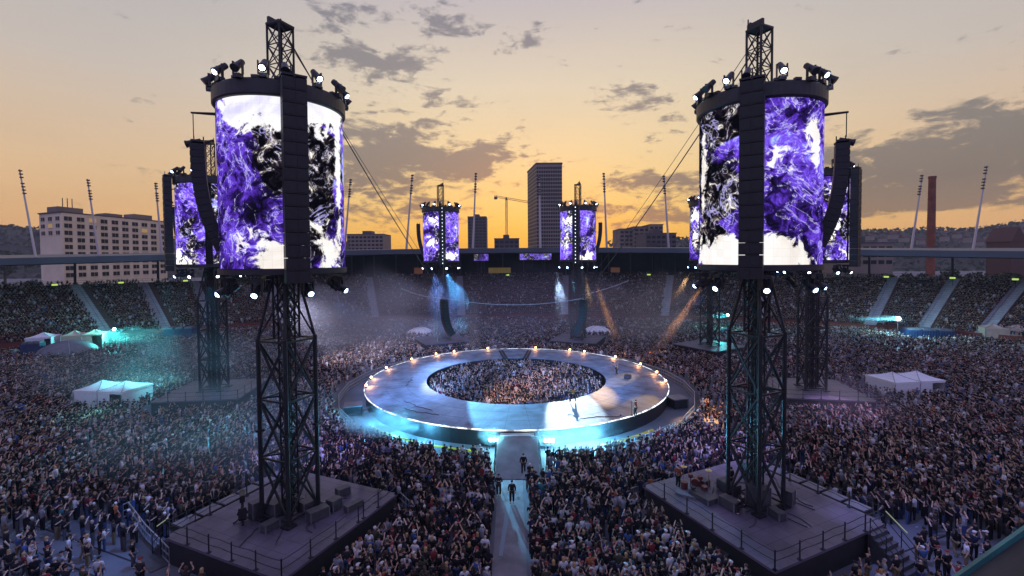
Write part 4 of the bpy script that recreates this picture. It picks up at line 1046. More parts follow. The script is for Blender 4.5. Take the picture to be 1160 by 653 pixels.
# far hillside wood: one mass
vs = []
for V, n in ((v1, 2600), (v2, 5200)):
    V = np.array(V); idx = rng.integers(0, len(V), n)
    pp = V[idx]+np.stack([rng.normal(0, 7, n), rng.normal(0, 6, n), rng.uniform(-1, 5, n)], 1)
    for p in pp:
        a = rng.normal(0, 1, 3); a /= np.linalg.norm(a); b2 = np.cross(a, rng.normal(0, 1, 3)); b2 /= np.linalg.norm(b2); s2 = rng.uniform(1.2, 3.2)
        vs += [p-a*s2-b2*s2, p+a*s2-b2*s2*.6, p+a*s2*.6+b2*s2, p-a*s2+b2*s2*.7]
b = MB(); b.v = [tuple(v) for v in vs]; b.f = [(4*i, 4*i+1, 4*i+2, 4*i+3) for i in range(len(vs)//4)]; b.m = [0]*len(b.f)
tag(b.build('far_wood', M['leaf'], recalc=False), 'dark wooded cover of the far hills on the horizon', 'wood', None, 'stuff')
# near ledge at the camera
p0, p1 = D(1085, 672, 3.2), D(1215, 582, 3.0)
lg = thing('handrail_ledge', 'grey handrail ledge with a teal edge close to the viewer', 'ledge')
d = (p1-p0); rz = math.atan2(d.y, d.x); rot = d.to_track_quat('X', 'Z').to_matrix()
b = MB(); b.box((p0+p1)/2+rot @ Vector((0, 0, -.16)), (d.length*1.8, .3, .26), rot=rot); b.build('ledge_body', M['ledge'], lg)
b = MB(); b.box((p0+p1)/2+rot @ Vector((0, 0.13, -.015)), (d.length*1.8, .035, .03), rot=rot); b.build('ledge_trim', M['ledgee'], lg)  # narrow teal coloured trim along the ledge
# ------------------------------------------------------------------ people
ARMS = {   # elbow, wrist for right (+x) and left (-x), figure faces +y
    'down': (((.27, -.03, 1.17), (.27, .08, .93)), ((-.27, -.03, 1.17), (-.27, .08, .93))),
    'up': (((.36, .03, 1.52), (.26, .04, 1.79)), ((-.35, .01, 1.55), (-.20, .06, 1.80))),
    'clap': (((.29, .04, 1.17), (.05, .25, 1.28)), ((-.29, .04, 1.17), (-.05, .25, 1.28))),
    'phone': (((.27, .10, 1.22), (.07, .25, 1.46)), ((-.27, .09, 1.20), (-.06, .26, 1.43))),
    'oneup': (((.35, .02, 1.53), (.28, .03, 1.80)), ((-.27, -.02, 1.17), (-.25, .10, .94))),
    'guitar': (((.33, -.04, 1.20), (.08, .22, 1.08)), ((-.35, .10, 1.24), (-.50, .30, 1.30))),
    'mic': (((.27, .12, 1.25), (.05, .30, 1.50)), ((-.33, -.06, 1.18), (-.42, .10, 1.0))),
}
def grow(verts, edges, root, lvl=1):
    me = bpy.data.meshes.new('growing'); me.from_pydata([v[0] for v in verts], edges, [])
    o = bpy.data.objects.new('growing', me); COL.objects.link(o)
    md = o.modifiers.new('skin', 'SKIN'); md.use_smooth_shade = True
    for i, v in enumerate(verts):
        r = v[1] if hasattr(v[1], '__len__') else (v[1], v[1])
        me.skin_vertices[0].data[i].radius = r; me.skin_vertices[0].data[i].use_root = (i == root)
    sb = o.modifiers.new('sub', 'SUBSURF'); sb.levels = lvl; sb.render_levels = lvl
    dg = bpy.context.evaluated_depsgraph_get(); dg.update()
    out = bpy.data.meshes.new_from_object(o.evaluated_get(dg))
    bpy.data.objects.remove(o); return out
def legs_joints(stance):
    if stance == 'stand': return ((.10, 0, .92), (.115, .03, .50), (.12, -.02, .09), (.13, .15, .035)), ((-.10, 0, .92), (-.115, .03, .50), (-.12, -.02, .09), (-.13, .15, .035))
    if stance == 'wide': return ((.11, 0, .90), (.24, .06, .49), (.36, -.02, .09), (.40, .14, .035)), ((-.11, 0, .90), (-.24, .06, .49), (-.36, -.02, .09), (-.40, .14, .035))
    if stance == 'walk': return ((.10, 0, .92), (.11, .17, .53), (.12, .22, .09), (.13, .40, .045)), ((-.10, 0, .92), (-.11, -.03, .50), (-.12, -.27, .14), (-.13, -.12, .035))
    if stance == 'sit': return ((.11, .02, .52), (.16, .45, .53), (.17, .42, .09), (.18, .60, .035)), ((-.11, .02, .52), (-.16, .45, .53), (-.17, .42, .09), (-.18, .60, .035))
def body_mesh(arms, stance):
    dz = -.42 if stance == 'sit' else 0
    def up(p): return (p[0], p[1], p[2]+dz)
    V = [(up((0, 0, .97)), (.155, .11)), (up((0, 0, 1.16)), (.135, .10)), (up((0, 0, 1.36)), (.165, .115)), (up((0, -.01, 1.47)), (.10, .08)), (up((0, 0, 1.54)), .052), (up((0, .015, 1.62)), (.078, .09)), (up((0, .015, 1.715)), (.068, .078))]
    E = [(0, 1), (1, 2), (2, 3), (3, 4), (4, 5), (5, 6)]
    MBh = MB()
    for (eb, wr), sx in zip(ARMS[arms], (1, -1)):
        b = len(V); V += [(up((sx*.19, -.01, 1.42)), .062), (up(eb), .045), (up(wr), .030)]; E += [(2, b), (b, b+1), (b+1, b+2)]
        w_, e_ = Vector(up(wr)), Vector(up(eb)); d = (w_-e_).normalized(); s_ = d.cross(Vector((0, 1, .3))).normalized(); nn_ = s_.cross(d).normalized()
        MBh.tube(w_-d*.02, w_+d*.085, .028, .036, 6)
        for k, ln in enumerate((.068, .078, .074, .058)):
            r0 = w_+d*.075+s_*(-.027+.018*k); r1 = r0+d*ln*.55+nn_*.008; MBh.tube(r0, r1, .0095, .0085, 5); MBh.tube(r1, r1+d*ln*.4+nn_*.022, .0085, .006, 5)
        t0 = w_+d*.03-s_*.03*sx; MBh.tube(t0, t0+d*.04-s_*.035*sx, .011, .009, 5); MBh.tube(t0+d*.04-s_*.035*sx, t0+d*.075-s_*.04*sx+nn_*.01, .009, .006, 5)
    for lg_ in legs_joints(stance):
        b = len(V); V += [(lg_[0], .10), (lg_[1], .066), (lg_[2], .042), (lg_[3], (.045, .035))]; E += [(0, b), (b, b+1), (b+1, b+2), (b+2, b+3)]
    me = grow(V, E, 0)
    # face: nose, ears, eyes, mouth joined into the same surface object
    f = MB(); hz = 1.655+dz
    f.tube((0, .09, hz+.02), (0, .122, hz-.025), .010, .018, 5)
    for sx in (-1, 1): f.ball((sx*.085, .005, hz-.005), (.012, .022, .033), 6)
    ef = MB()
    for sx in (-1, 1): ef.ball((sx*.033, .098, hz+.015), (.013, .008, .009), 6)
    ef.box((0, .098, hz-.062), (.045, .012, .009))
    bm = bmesh.new(); bm.from_mesh(me); bpy.data.meshes.remove(me)
    for fc in bm.faces: fc.material_index = 1 if fc.calc_center_median().z < .075 else 0; fc.smooth = True
    for mbx, mi in ((MBh, 0), (f, 0), (ef, 2)):
        vs = [bm.verts.new(v) for v in mbx.v]
        for q in mbx.f:
            fc = bm.faces.new([vs[i] for i in q]); fc.material_index = mi; fc.smooth = True
    m2 = bpy.data.meshes.new('person'); bm.to_mesh(m2); bm.free()
    for k in ('skin', 'shoe', 'eye'): m2.materials.append(M[k])
    return m2
def shirt_mesh(arms, stance, long=False):
    dz = -.42 if stance == 'sit' else 0
    def up(p): return (p[0], p[1], p[2]+dz)
    V = [(up((0, 0, .90)), (.178, .135)), (up((0, 0, 1.16)), (.165, .125)), (up((0, 0, 1.36)), (.188, .138)), (up((0, -.01, 1.47)), (.115, .092)), (up((0, 0, 1.515)), .066)]
    E = [(0, 1), (1, 2), (2, 3), (3, 4)]
    for (eb, wr), sx in zip(ARMS[arms], (1, -1)):
        b = len(V); e_ = Vector(up(eb)); s0 = Vector(up((sx*.19, -.01, 1.42))); V += [(tuple(s0), .082), (tuple(s0.lerp(e_, .75)), .066)]; E += [(2, b), (b, b+1)]
        if long: V += [(tuple(e_), .058), (tuple(e_.lerp(Vector(up(wr)), .9)), .042)]; E += [(b+1, b+2), (b+2, b+3)]
    m_ = grow(V, E, 0); m_.materials.clear(); m_.materials.append(M['cloth']); m_.name = 'shirt'; return m_
def trouser_mesh(stance):
    dz = -.42 if stance == 'sit' else 0
    V = [((0, 0, .99+dz), (.168, .125))]; E = []
    for lg_ in legs_joints(stance):
        b = len(V); V += [(lg_[0], .125), (lg_[1], .088), (tuple(Vector(lg_[2])+Vector((0, 0, .02))), .068)]; E += [(0, b), (b, b+1), (b+1, b+2)]
    m_ = grow(V, E, 0); m_.materials.clear(); m_.materials.append(M['cloth']); m_.name = 'trousers'; return m_
def hair_mesh(kind, dz=0):
    b = MB(); c = (0, 0, 1.675+dz)
    if kind in ('short', 'long'):
        b.lathe([(.098*math.cos(a), .098*math.sin(a)) for a in [R(x) for x in (-12, 10, 30, 50, 70)]]+[(.004, .10)], c, 12, closed=False)
        b.v = [(v[0], v[1]*1.12-.012-(.02 if v[2] < c[2]+.03 and v[1] > 0 else 0), v[2]+.012) for v in b.v]
        if kind == 'long': b.ball((0, -.055, 1.56+dz), (.10, .055, .17), 10)
    else:
        b.lathe([(.103*math.cos(a), .103*math.sin(a)) for a in [R(x) for x in (4, 20, 45, 70)]]+[(.004, .10)], c, 12, closed=False)
        b.v = [(v[0], v[1]*1.08, v[2]+.01) for v in b.v]
        b.box((0, .15, 1.69+dz), (.15, .13, .014))
    me = bpy.data.meshes.new('hair'); me.from_pydata(b.v, [], b.f); me.materials.append(M['hairm'] if kind in ('short', 'long') else M['cloth'])
    me.polygons.foreach_set('use_smooth', [True]*len(me.polygons)); return me
CACHE = {}
def cached(f, *a):
    k = (f.__name__,)+a
    if k not in CACHE: CACHE[k] = f(*a)
    return CACHE[k]
def lnk(name, me, parent=None, col=None):
    o = bpy.data.objects.new(name, me); COL.objects.link(o)
    if parent: o.parent = parent
    if col: o.color = (*col, 1)
    return o
def person(loc, yaw, label, arms='down', stance='stand', shirt=(.012, .012, .014), trous=(.02, .02, .025), hair='short', hcol=(.03, .018, .012), sc=1.0, long=False, group='fans standing in the crowd'):
    o = lnk('person', cached(body_mesh, arms, stance)); o.location = loc; o.rotation_euler = (0, 0, yaw); o.scale = (sc, sc, sc)
    tag(o, label, 'person', group)
    lnk('shirt', cached(shirt_mesh, arms, stance, long), o, shirt); lnk('trousers', cached(trouser_mesh, stance), o, trous)
    if hair: lnk('cap' if hair == 'cap' else 'hair', cached(hair_mesh, hair, -.42 if stance == 'sit' else 0), o, hcol)
    return o
def yaw_to(p, q): return math.atan2(q[1]-p[1], q[0]-p[0])-math.pi/2
STAFF = 'people working on the stages'
K_ = (.012, .012, .014)
p = P(649, 456, SZ); pG = p
person(p, yaw_to(p, (CX+2, CY, 0)), 'guitarist standing in the white pool of light on the ring edge', 'guitar', 'wide', (.25, .12, .03), K_, 'long', (.02, .012, .01), 1.06, True, 'performers on the ring')
p2 = P(699, 425, SZ); person(p2, yaw_to(p2, (CX, CY, 0)), 'warmly lit guitarist on the ring beside the wedge monitor', 'guitar', 'wide', (.30, .18, .1), (.10, .06, .04), 'short', (.3, .2, .1), 1.05, False, 'performers on the ring')
p3 = P(720, 472, SZ); person(p3, yaw_to(p3, (CX-6, CY-6, 0)), 'singer at a microphone stand on the warmly lit end of the ring', 'mic', 'wide', (.30, .06, .03), K_, 'short', (.05, .03, .02), 1.06, False, 'performers on the ring')
def guitar(p, yaw, label):
    o = thing('electric_guitar', label, 'guitar', p, yaw, 'guitars held by performers'); b = MB()
    b.prism([(-.05, -.16), (.18, -.20), (.26, -.05), (.22, .14), (.05, .10), (-.10, .17), (-.22, .05), (-.20, -.12)], -.03, .03)
    b.v = [(v[0], .24+v[2], 1.02+v[1]) for v in b.v]; b.build('guitar_body', M['guitar'], o)
    b = MB(); b.tube((-.15, .24, 1.06), (-.72, .30, 1.33), .028, .022, 5); b.box((-.78, .31, 1.36), (.16, .03, .08), rot=Matrix.Rotation(R(25), 3, 'Y')); b.build('neck', M['guitar'], o)
guitar(pG, yaw_to(pG, (CX+2, CY, 0)), 'dark electric guitar held in the white pool of light')
guitar(p2, yaw_to(p2, (CX, CY, 0)), 'dark electric guitar held beside the wedge monitor')
q = p3+Vector((-.35, .35, 0)); t = thing('microphone_stand', 'thin black microphone stand in front of the singer', 'microphone stand', q); b = MB(); b.tube((0, 0, 0), (0, 0, 1.5), .025); b.tube((0, 0, 0), (0, 0, .05), .2, .2, 10); b.build('stand_pole', M['steel'], t); b = MB(); b.tube((0, 0, 1.5), (.12, -.1, 1.6), .03, .04, 8); b.build('microphone', M['steel'], t)
for (px, py, z, yw, lb, arms, st) in ((593, 537, .55, 0, 'guard in black walking up the middle of the ramp', 'down', 'walk'), (580, 570, .02, 180, 'guard in black standing on the walkway below the ramp foot', 'down', 'stand'), (565, 562, .02, 180, 'guard in black leaning at the ramp foot on the camera stage side', 'clap', 'stand'),
        (104, 575+18, .02, -40, 'guard in black with a red cap facing fans at the barrier corner', 'down', 'stand'),
        (828, 556, SZ, 30, 'crew member in black standing next to the drum kit', 'down', 'stand'), (841, 581, SZ, 100, 'crew member crouched seated on a case edge at the tower foot', 'clap', 'sit'), (768, 553, SZ, -60, 'crew member in reddish shirt at the rear of the drum kit', 'down', 'stand'),
        (409, 548, SZ, 40, 'crew member in black at the back corner of the camera stage', 'down', 'stand'), (429, 556, SZ, -30, 'crew member in grey at the ramp side corner of the camera stage', 'down', 'stand'), (1012, 588, .02, 150, 'guard in black below the outer corner of the drum kit stage', 'down', 'stand'), (1002, 628, .02, 170, 'guard in black beside the skirt of the drum kit stage', 'down', 'stand')):
    person(P(px, py, z), R(yw), lb, arms, st, (.22, .05, .03) if 'reddish' in lb else ((.2, .2, .22) if 'grey' in lb else K_), K_, 'cap' if 'cap' in lb else 'short', (.35, .03, .03) if 'cap' in lb else (.03, .02, .015), 1.03, True, STAFF)
p = P(275, 589, SZ); d_ = Matrix.Rotation(R(120), 3, 'Z') @ Vector((-.8, 0, 0)); person(p+d_, R(120)-math.pi/2, 'camera operator in black seated at the broadcast camera', 'clap', 'sit', K_, K_, 'short', (.03, .02, .015), 1.0, True, STAFF)
NSTAFF = 15
# where fans may stand
POLYS = []
def local_xy(k, x, y):
    T = TD[k]; c, s_ = math.cos(-T['rzt']), math.sin(-T['rzt']); dx, dy = x-T['x'], y-T['y']
    return dx*c-dy*s_, dx*s_+dy*c
def free_mask(x, y):
    ok = np.ones(len(x), bool)
    for T in TW:
        lx, ly = local_xy(T['k'], x, y); h = T['hs']
        m_ = (np.abs(lx) < h+1.0) & (np.abs(ly) < h+1.0)
        if T['k'] == 'nearL': m_ |= (np.abs(lx) < h+.8) & (ly > 0) & (ly < h+3.0)
        if T['k'] == 'nearR': m_ |= (np.abs(lx) < h+.8) & (ly < 0) & (ly > -h-3.0)
        ok &= ~m_
    r = np.hypot(x-CX, y-CY); ok &= (r > RB+.7) | (r < RI-.35)
    ok &= ~((x > -2.0) & (x < 2.9) & (y > 39.5) & (y < CY-RO)); ok &= ~((x > -1.6) & (x < 1.05) & (y < 41))
    ok &= ((x-CX)/(EA-2.2))**2+((y-ECY)/(EB-2.2))**2 < 1
    for (px, py, w_, d_2) in ((130, 459, 8.8, 5.8), (1024, 446, 9.6, 5.8), (50, 399, 6, 6), (97, 395, 9, 6), (1138, 388, 9.5, 6), (78, 403, 10, 10), (476, 381, 6, 6), (676, 380, 6, 6), (38, 406, 4, 4), (1050, 386, 11, 6), (205, 386, 7, 5)):
        q = P(px, py, 0); ok &= ~((np.abs(x-q.x) < w_/2) & (np.abs(y-q.y) < d_2/2+.3))
    return ok
def inpoly(x, y, pts):
    c = np.zeros(len(x), bool); n = len(pts)
    for i in range(n):
        x1, y1 = pts[i]; x2, y2 = pts[i-1]
        cnd = ((y1 > y) != (y2 > y)); xi = (x2-x1)*(y-y1)/((y2-y1) if y2 != y1 else 1e-9)+x1
        c ^= cnd & (x < xi)
    return c
def jitter_grid(x0, x1, y0, y1, s):
    nx, ny = int((x1-x0)/s), int((y1-y0)/s)
    gx, gy = np.meshgrid(np.arange(nx), np.arange(ny)); gx = gx+.5*(gy % 2)
    x = x0+(gx.ravel()+rng.uniform(-.36, .36, gx.size))*s; y = y0+(gy.ravel()+rng.uniform(-.36, .36, gy.size))*s
    return x, y
SPL = [tuple(P(a, b_, 0)[:2]) for a, b_ in ((-40, 588), (60, 590), (128, 590), (150, 586), (215, 660), (215, 720), (-80, 720))]
SPR = [tuple(P(a, b_, 0)[:2]) for a, b_ in ((985, 605), (1012, 590), (1050, 600), (1100, 600), (1140, 620), (1140, 720), (900, 720), (950, 640))]
PX, PY_ = [], []
for (ya, yb, s) in ((19, 40, .60), (40, 57, .62), (57, 88, .74), (88, 146, .88)):
    x, y = jitter_grid(-1.12*yb-12, 1.12*yb+12, ya, yb, s); k = np.abs(x) < y*1.11+9
    x, y = x[k], y[k]; k = free_mask(x, y); x, y = x[k], y[k]
    sp = inpoly(x, y, SPL) | inpoly(x, y, SPR); k = ~sp | (rng.uniform(0, 1, len(x)) < .33); x, y = x[k], y[k]
    lump = np.sin(x*.55+2*np.sin(y*.23))*np.sin(y*.5+1.7*np.sin(x*.19)); k = rng.uniform(0, 1, len(x)) > np.clip(.10+.16*lump, 0, 1); x, y = x[k], y[k]
    x = x+rng.normal(0, .09, len(x)); y = y+rng.normal(0, .09, len(y))
    pit = np.hypot(x-CX, y-CY) < RI; 
    PX.append(x); PY_.append(y)
fx, fy = np.concatenate(PX), np.concatenate(PY_); fz = np.where(True, .01, .01)*np.ones(len(fx))
# choose the ones that show largest
d3 = np.array(CROT.transposed())
rel = np.stack([fx, fy, fz+1.5-CAMZ], 1) @ d3.T
sx_, sy_ = PPX-FPX*rel[:, 0]/rel[:, 2], PPY+FPX*rel[:, 1]/rel[:, 2]
vis = (sx_ > 0) & (sx_ < 1160) & (sy_ < 653) & (fy > 21)
ordr = np.argsort(np.where(vis, fy, 1e9)); NIND = 300-NSTAFF
ind = ordr[:NIND]; rest = np.setdiff1d(np.arange(len(fx)), ind)
SH = [('black', (.010, .010, .013), .52), ('charcoal', (.03, .03, .036), .14), ('navy', (.016, .022, .055), .07), ('white', (.58, .58, .62), .075), ('pale grey', (.24, .25, .29), .08), ('red', (.20, .025, .03), .02), ('blue', (.045, .10, .26), .03), ('olive', (.06, .062, .04), .02), ('brown', (.075, .05, .04), .025), ('orange', (.36, .13, .05), .005), ('maroon', (.08, .015, .025), .025), ('teal', (.03, .12, .14), .01)]
HR = [('short dark hair', 'short', (.025, .016, .012)), ('short brown hair', 'short', (.08, .045, .025)), ('long blonde hair', 'long', (.36, .24, .11)), ('long brown hair', 'long', (.07, .04, .025)), ('long black hair', 'long', (.015, .012, .012)), ('black cap', 'cap', (.012, .012, .014)), ('white cap', 'cap', (.55, .55, .56)), ('red cap', 'cap', (.22, .03, .03)), ('bald head', None, None), ('short grey hair', 'short', (.28, .27, .26))]
PO = [('arms raised', 'up', .13), ('hands clapping', 'clap', .24), ('arms down', 'down', .38), ('phone held up', 'phone', .16), ('one arm raised', 'oneup', .09)]
TRS = [('black trousers', (.014, .014, .017), .5), ('blue jeans', (.04, .07, .16), .25), ('khaki shorts', (.22, .17, .10), .12), ('grey trousers', (.09, .09, .1), .13)]
def pick(lst): return lst[rng.choice(len(lst), p=np.array([l[-1] for l in lst])/sum(l[-1] for l in lst))]
def region(px, py):
    if px < 235: return 'on the blue floor side'
    if px < 440: return 'under the camera stage'
    if px < 505: return 'between camera stage and walkway, stage side'
    if px < 576: return 'between camera stage and walkway, walkway side'
    if px < 650: return 'beside the walkway opposite camera stage'
    if px < 800: return 'before the drum kit stage'
    return 'outside the drum kit stage'
used = set()
for i in ind:
    reg = region(sx_[i], sy_[i])
    for _ in range(400):
        sh, hr_, po, tr = pick(SH), HR[rng.integers(len(HR))], pick(PO), pick(TRS)
        lb = 'person in %s shirt, %s, %s, %s' % (sh[0], hr_[0], po[0], reg)
        if lb in used and _ > 40: lb = 'person in %s shirt, %s, %s, %s, %s' % (sh[0], tr[0], hr_[0], po[0], reg)
        if lb not in used and len(lb.split()) <= 16: break
    used.add(lb)
    spare = (sx_[i] < 215) or sx_[i] > 990
    yw = yaw_to((fx[i], fy[i]), (CX, CY))+rng.normal(0, .35 if not spare else .9)
    person((fx[i], fy[i], fz[i]+.01), yw, lb, po[1], ('stand', 'walk', 'stand', 'wide')[rng.integers(4)] if spare else 'stand', sh[1], tr[1], hr_[1], hr_[2], rng.uniform(.94, 1.06))
b = MB()
for poly, n in ((SPL, 110), (SPR, 80)):
    xs, ys = [p[0] for p in poly], [p[1] for p in poly]; c_ = 0
    while c_ < n:
        x, y = rng.uniform(min(xs), max(xs)), rng.uniform(min(ys), max(ys)); c_ += 1
        if not inpoly(np.array([x]), np.array([y]), poly)[0] or not free_mask(np.array([x]), np.array([y]))[0]: continue
        if rng.uniform() < .4: a = rng.uniform(0, 6.28); b.tube((x, y, .05), (x+.12*math.cos(a), y+.12*math.sin(a), .05), .035, .045, 6)
        else: b.box((x, y, .02), (rng.uniform(.06, .2), rng.uniform(.05, .15), .012), rng.uniform(0, 3))
tag(b.build('litter', mat('litter_paper', (.45, .45, .47), .8, 0, .4, 5)), 'scattered cups and paper on the bare blue floor corners', 'litter', None, 'stuff')
for pts in (((-20, 600), (112, 655)), ((30, 592), (160, 640)), ((985, 640), (1090, 600))):
    p, q = P(*pts[0], .014), P(*pts[1], .014); n_ = (q-p).normalized().cross(Vector((0, 0, 1)))*.06
    g = MB(); g.add([p-n_, q-n_, q+n_, p+n_], [(0, 1, 2, 3)]); tag(g.build('floor_line', M['skirt']), kind='structure')
# ------------------------------------------------------------------ the rest of the crowd, one mass
def template(arms, n, legs=True, head=True):
    V, F, C = [], [], []
    def ring(c, rx, ry, cid, ax=None):
        b = len(V)
        if ax is None: a_, b2 = Vector((1, 0, 0)), Vector((0, 1, 0))
        else: a_ = ax.orthogonal().normalized(); b2 = ax.cross(a_)
        for k in range(n):
            t = 2*math.pi*(k+.5)/n; q = Vector(c)+a_*(rx*math.cos(t))+b2*(ry*math.sin(t)); V.append(tuple(q)); C.append(cid)
        return b
    def span(a, b): F.extend([(a+k, a+(k+1) % n, b+(k+1) % n, b+k) for k in range(n)])
    def limb(p, q, r0, r1, cid):
        ax = (Vector(q)-Vector(p)).normalized(); a = ring(p, r0, r0, cid, ax); b = ring(q, r1, r1, cid, ax); span(a, b); return b
    if legs:
        for sx in (-1, 1): limb((sx*.12, 0, .02), (sx*.1, 0, .95), .07, .10, 2)
    rs_ = [ring((0, 0, .85), .17, .12, 1), ring((0, 0, 1.15), .165, .12, 1), ring((0, 0, 1.38), .215, .13, 1), ring((0, 0, 1.50), .07, .06, 1)]
    for a, b in zip(rs_[:-1], rs_[1:]): span(a, b)
    h0 = ring((0, .01, 1.50), .05, .05, 0); h1 = ring((0, .02, 1.60), .085, .095, 0); span(h0, h1)
    g1 = ring((0, .0, 1.655), .098, .108, 3); g2 = ring((0, .0, 1.735), .07, .08, 3); g3 = ring((0, 0, 1.765), .004, .004, 3)
    span(h1, g1); span(g1, g2); span(g2, g3)
    for (eb, wr), sx in zip(ARMS[arms], (1, -1)):
        s0 = Vector((sx*.2, 0, 1.42)); e_, w_ = Vector(eb), Vector(wr)
        limb(s0, s0.lerp(e_, .8), .07, .055, 1); limb(e_, w_, .048, .032, 0)
        d = (w_-e_).normalized(); limb(w_, w_+d*.15, .045, .022, 0)
    return np.array(V, np.float32), np.array(F, np.int32), np.array(C, np.int32)
PALS = np.array([c for _, c, _ in SH], np.float32); PALW = np.array([w_ for *_, w_ in SH]); PALW = PALW/PALW.sum()
HC = np.array([h[2] if h[2] else (.38, .25, .20) for h in HR]+[(.02, .014, .012)]*9, np.float32)
TC = np.array([t[1] for t in TRS], np.float32); TWt = np.array([t[2] for t in TRS])
SK = np.array([(.55, .37, .28), (.50, .32, .24), (.60, .43, .34), (.34, .22, .16)], np.float32)
chunksV, chunksF, chunksC = [], [], []; nv = 0
def emit_people(x, y, z, yaw, n, legs, up_p, dark=1.0):
    global nv
    N_ = len(x); names = ['down', 'up', 'clap', 'phone', 'oneup']; pr_ = np.array([.36*(1-up_p), up_p*.7, .38*(1-up_p), .26*(1-up_p), up_p*.3])
    which = rng.choice(5, N_, p=pr_/pr_.sum()); lumpy = np.sin(x*.9+2*np.sin(y*.31))*np.sin(y*.8+1.7*np.sin(x*.27))
    for j, nm in enumerate(names):
        k = np.where(which == j)[0]
        if not len(k): continue
        V, F, C = template(nm, n, legs)
        c, s_ = np.cos(yaw[k]), np.sin(yaw[k]); sc = np.clip(rng.normal(.985, .055, len(k)), .84, 1.12); wd = rng.uniform(.88, 1.2, len(k))
        vx = V[None, :, 0]*wd[:, None]; vy = V[None, :, 1]*wd[:, None]
        W = np.stack([(vx*c[:, None]-vy*s_[:, None])*sc[:, None]+x[k][:, None], (vx*s_[:, None]+vy*c[:, None])*sc[:, None]+y[k][:, None], V[None, :, 2]*sc[:, None]+z[k][:, None]], 2)
        pal = np.zeros((len(k), 4, 3), np.float32); br = rng.uniform(.75, 1.25, (len(k), 1)).astype(np.float32)
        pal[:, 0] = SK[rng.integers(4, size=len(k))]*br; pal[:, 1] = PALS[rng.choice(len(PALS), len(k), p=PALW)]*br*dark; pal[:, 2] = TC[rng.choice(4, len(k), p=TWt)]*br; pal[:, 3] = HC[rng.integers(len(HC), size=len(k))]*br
        chunksV.append(W.reshape(-1, 3).astype(np.float32)); chunksC.append(pal[:, C].reshape(-1, 3))
        chunksF.append((F[None]+(np.arange(len(k))*len(V))[:, None, None]+nv).reshape(-1, 4)); nv += len(k)*len(V)
rx, ry, rz_ = fx[rest], fy[rest], fz[rest]
face = np.arctan2(CY-ry, CX-rx)-np.pi/2+rng.normal(0, .3, len(rx))
pit = np.hypot(rx-CX, ry-CY) < RI
for sel, n, legs, upp in (((ry < 50) & ~pit, 6, True, .17), ((ry >= 50) & (ry < 72) & ~pit, 5, False, .17), ((ry >= 72) & ~pit, 4, False, .15), (pit, 5, False, .40)):
    emit_people(rx[sel], ry[sel], rz_[sel], face[sel], n, legs, upp)
SXs, SYs, SZs = [], [], []
for k in range(NROW):
    ts = []
    t = T0
    while t < T1:
        p = EL(t, DEP*(k+.5)); ds = math.hypot((EA+DEP*k)*math.sin(t), (EB+DEP*k)*math.cos(t)); t += .62/ds
        if abs(p.x) > p.y*1.11+10 or p.y < 20 or rng.uniform() < .10+.14*math.sin(t*60+k*.6)*math.sin(t*23+k*.35): continue
        if min(abs(t-a) for a in aisles)*ds < 1.55: continue
        SXs.append(p.x+rng.normal(0, .06)); SYs.append(p.y+rng.normal(0, .06)); SZs.append(Z0+ZR*k)
sx2, sy2, sz2 = np.array(SXs), np.array(SYs), np.array(SZs)
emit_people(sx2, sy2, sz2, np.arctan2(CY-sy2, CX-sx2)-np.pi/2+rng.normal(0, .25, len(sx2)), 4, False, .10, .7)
AV, AF, AC = np.concatenate(chunksV), np.concatenate(chunksF), np.concatenate(chunksC)
me = bpy.data.meshes.new('crowd'); me.vertices.add(len(AV)); me.vertices.foreach_set('co', AV.ravel())
me.loops.add(len(AF)*4); me.loops.foreach_set('vertex_index', AF.ravel().astype(np.int32))
me.polygons.add(len(AF)); me.polygons.foreach_set('loop_start', np.arange(len(AF), dtype=np.int32)*4); me.polygons.foreach_set('use_smooth', np.ones(len(AF), bool))
at_ = me.color_attributes.new('garment', 'FLOAT_COLOR', 'POINT'); at_.data.foreach_set('color', np.concatenate([AC, np.ones((len(AC), 1), np.float32)], 1).ravel())
me.update(calc_edges=True)
cm = mat('crowd_cloth', (.1, .1, .1), .85, spec=.25); an = cm.node_tree.nodes.new('ShaderNodeVertexColor'); an.layer_name = 'garment'
cm.node_tree.links.new(an.outputs['Color'], cm.node_tree.nodes['Principled BSDF'].inputs['Base Color']); me.materials.append(cm)
co = bpy.data.objects.new('crowd', me); COL.objects.link(co); tag(co, 'dense crowd of fans filling the stadium floor, the inner pit and the stands', 'crowd', None, 'stuff')
print('crowd', len(rx), 'stand', len(sx2), 'quads', len(AF))
# ------------------------------------------------------------------ lit lamps
def spot(p, q, power, deg, col, blend=.4, rad=.25):
    l = bpy.data.lights.new('stage_spot', 'SPOT'); l.energy = power; l.spot_size = R(deg); l.spot_blend = blend; l.color = col; l.shadow_soft_size = rad
    o = bpy.data.objects.new('stage_spot', l); COL.objects.link(o); o.location = p; o.rotation_euler = (Vector(q)-Vector(p)).to_track_quat('-Z', 'Y').to_euler()
def point(p, power, col, rad=.3):
    l = bpy.data.lights.new('stage_glow', 'POINT'); l.energy = power; l.color = col; l.shadow_soft_size = rad
    o = bpy.data.objects.new('stage_glow', l); COL.objects.link(o); o.location = p
def rim(k, ang, z=DZ0-2.6, r=DR+.9): T = TD[k]; return Vector((T['x']+r*math.cos(R(ang)), T['y']+r*math.sin(R(ang)), z))
CY_ = (.16, .72, 1.0); WM = (1.0, .62, .28)
spot(rim('farR', -170), P(652, 469, SZ), 300e3, 8.2, (.75, .93, 1.0), .35)
spot(rim('farL', -70), P(596, 470, SZ), 260e3, 15, (.16, .6, 1.0), .2)
spot(rim('backR', 200), P(701, 430, SZ), 60e3, 8, WM, .6)
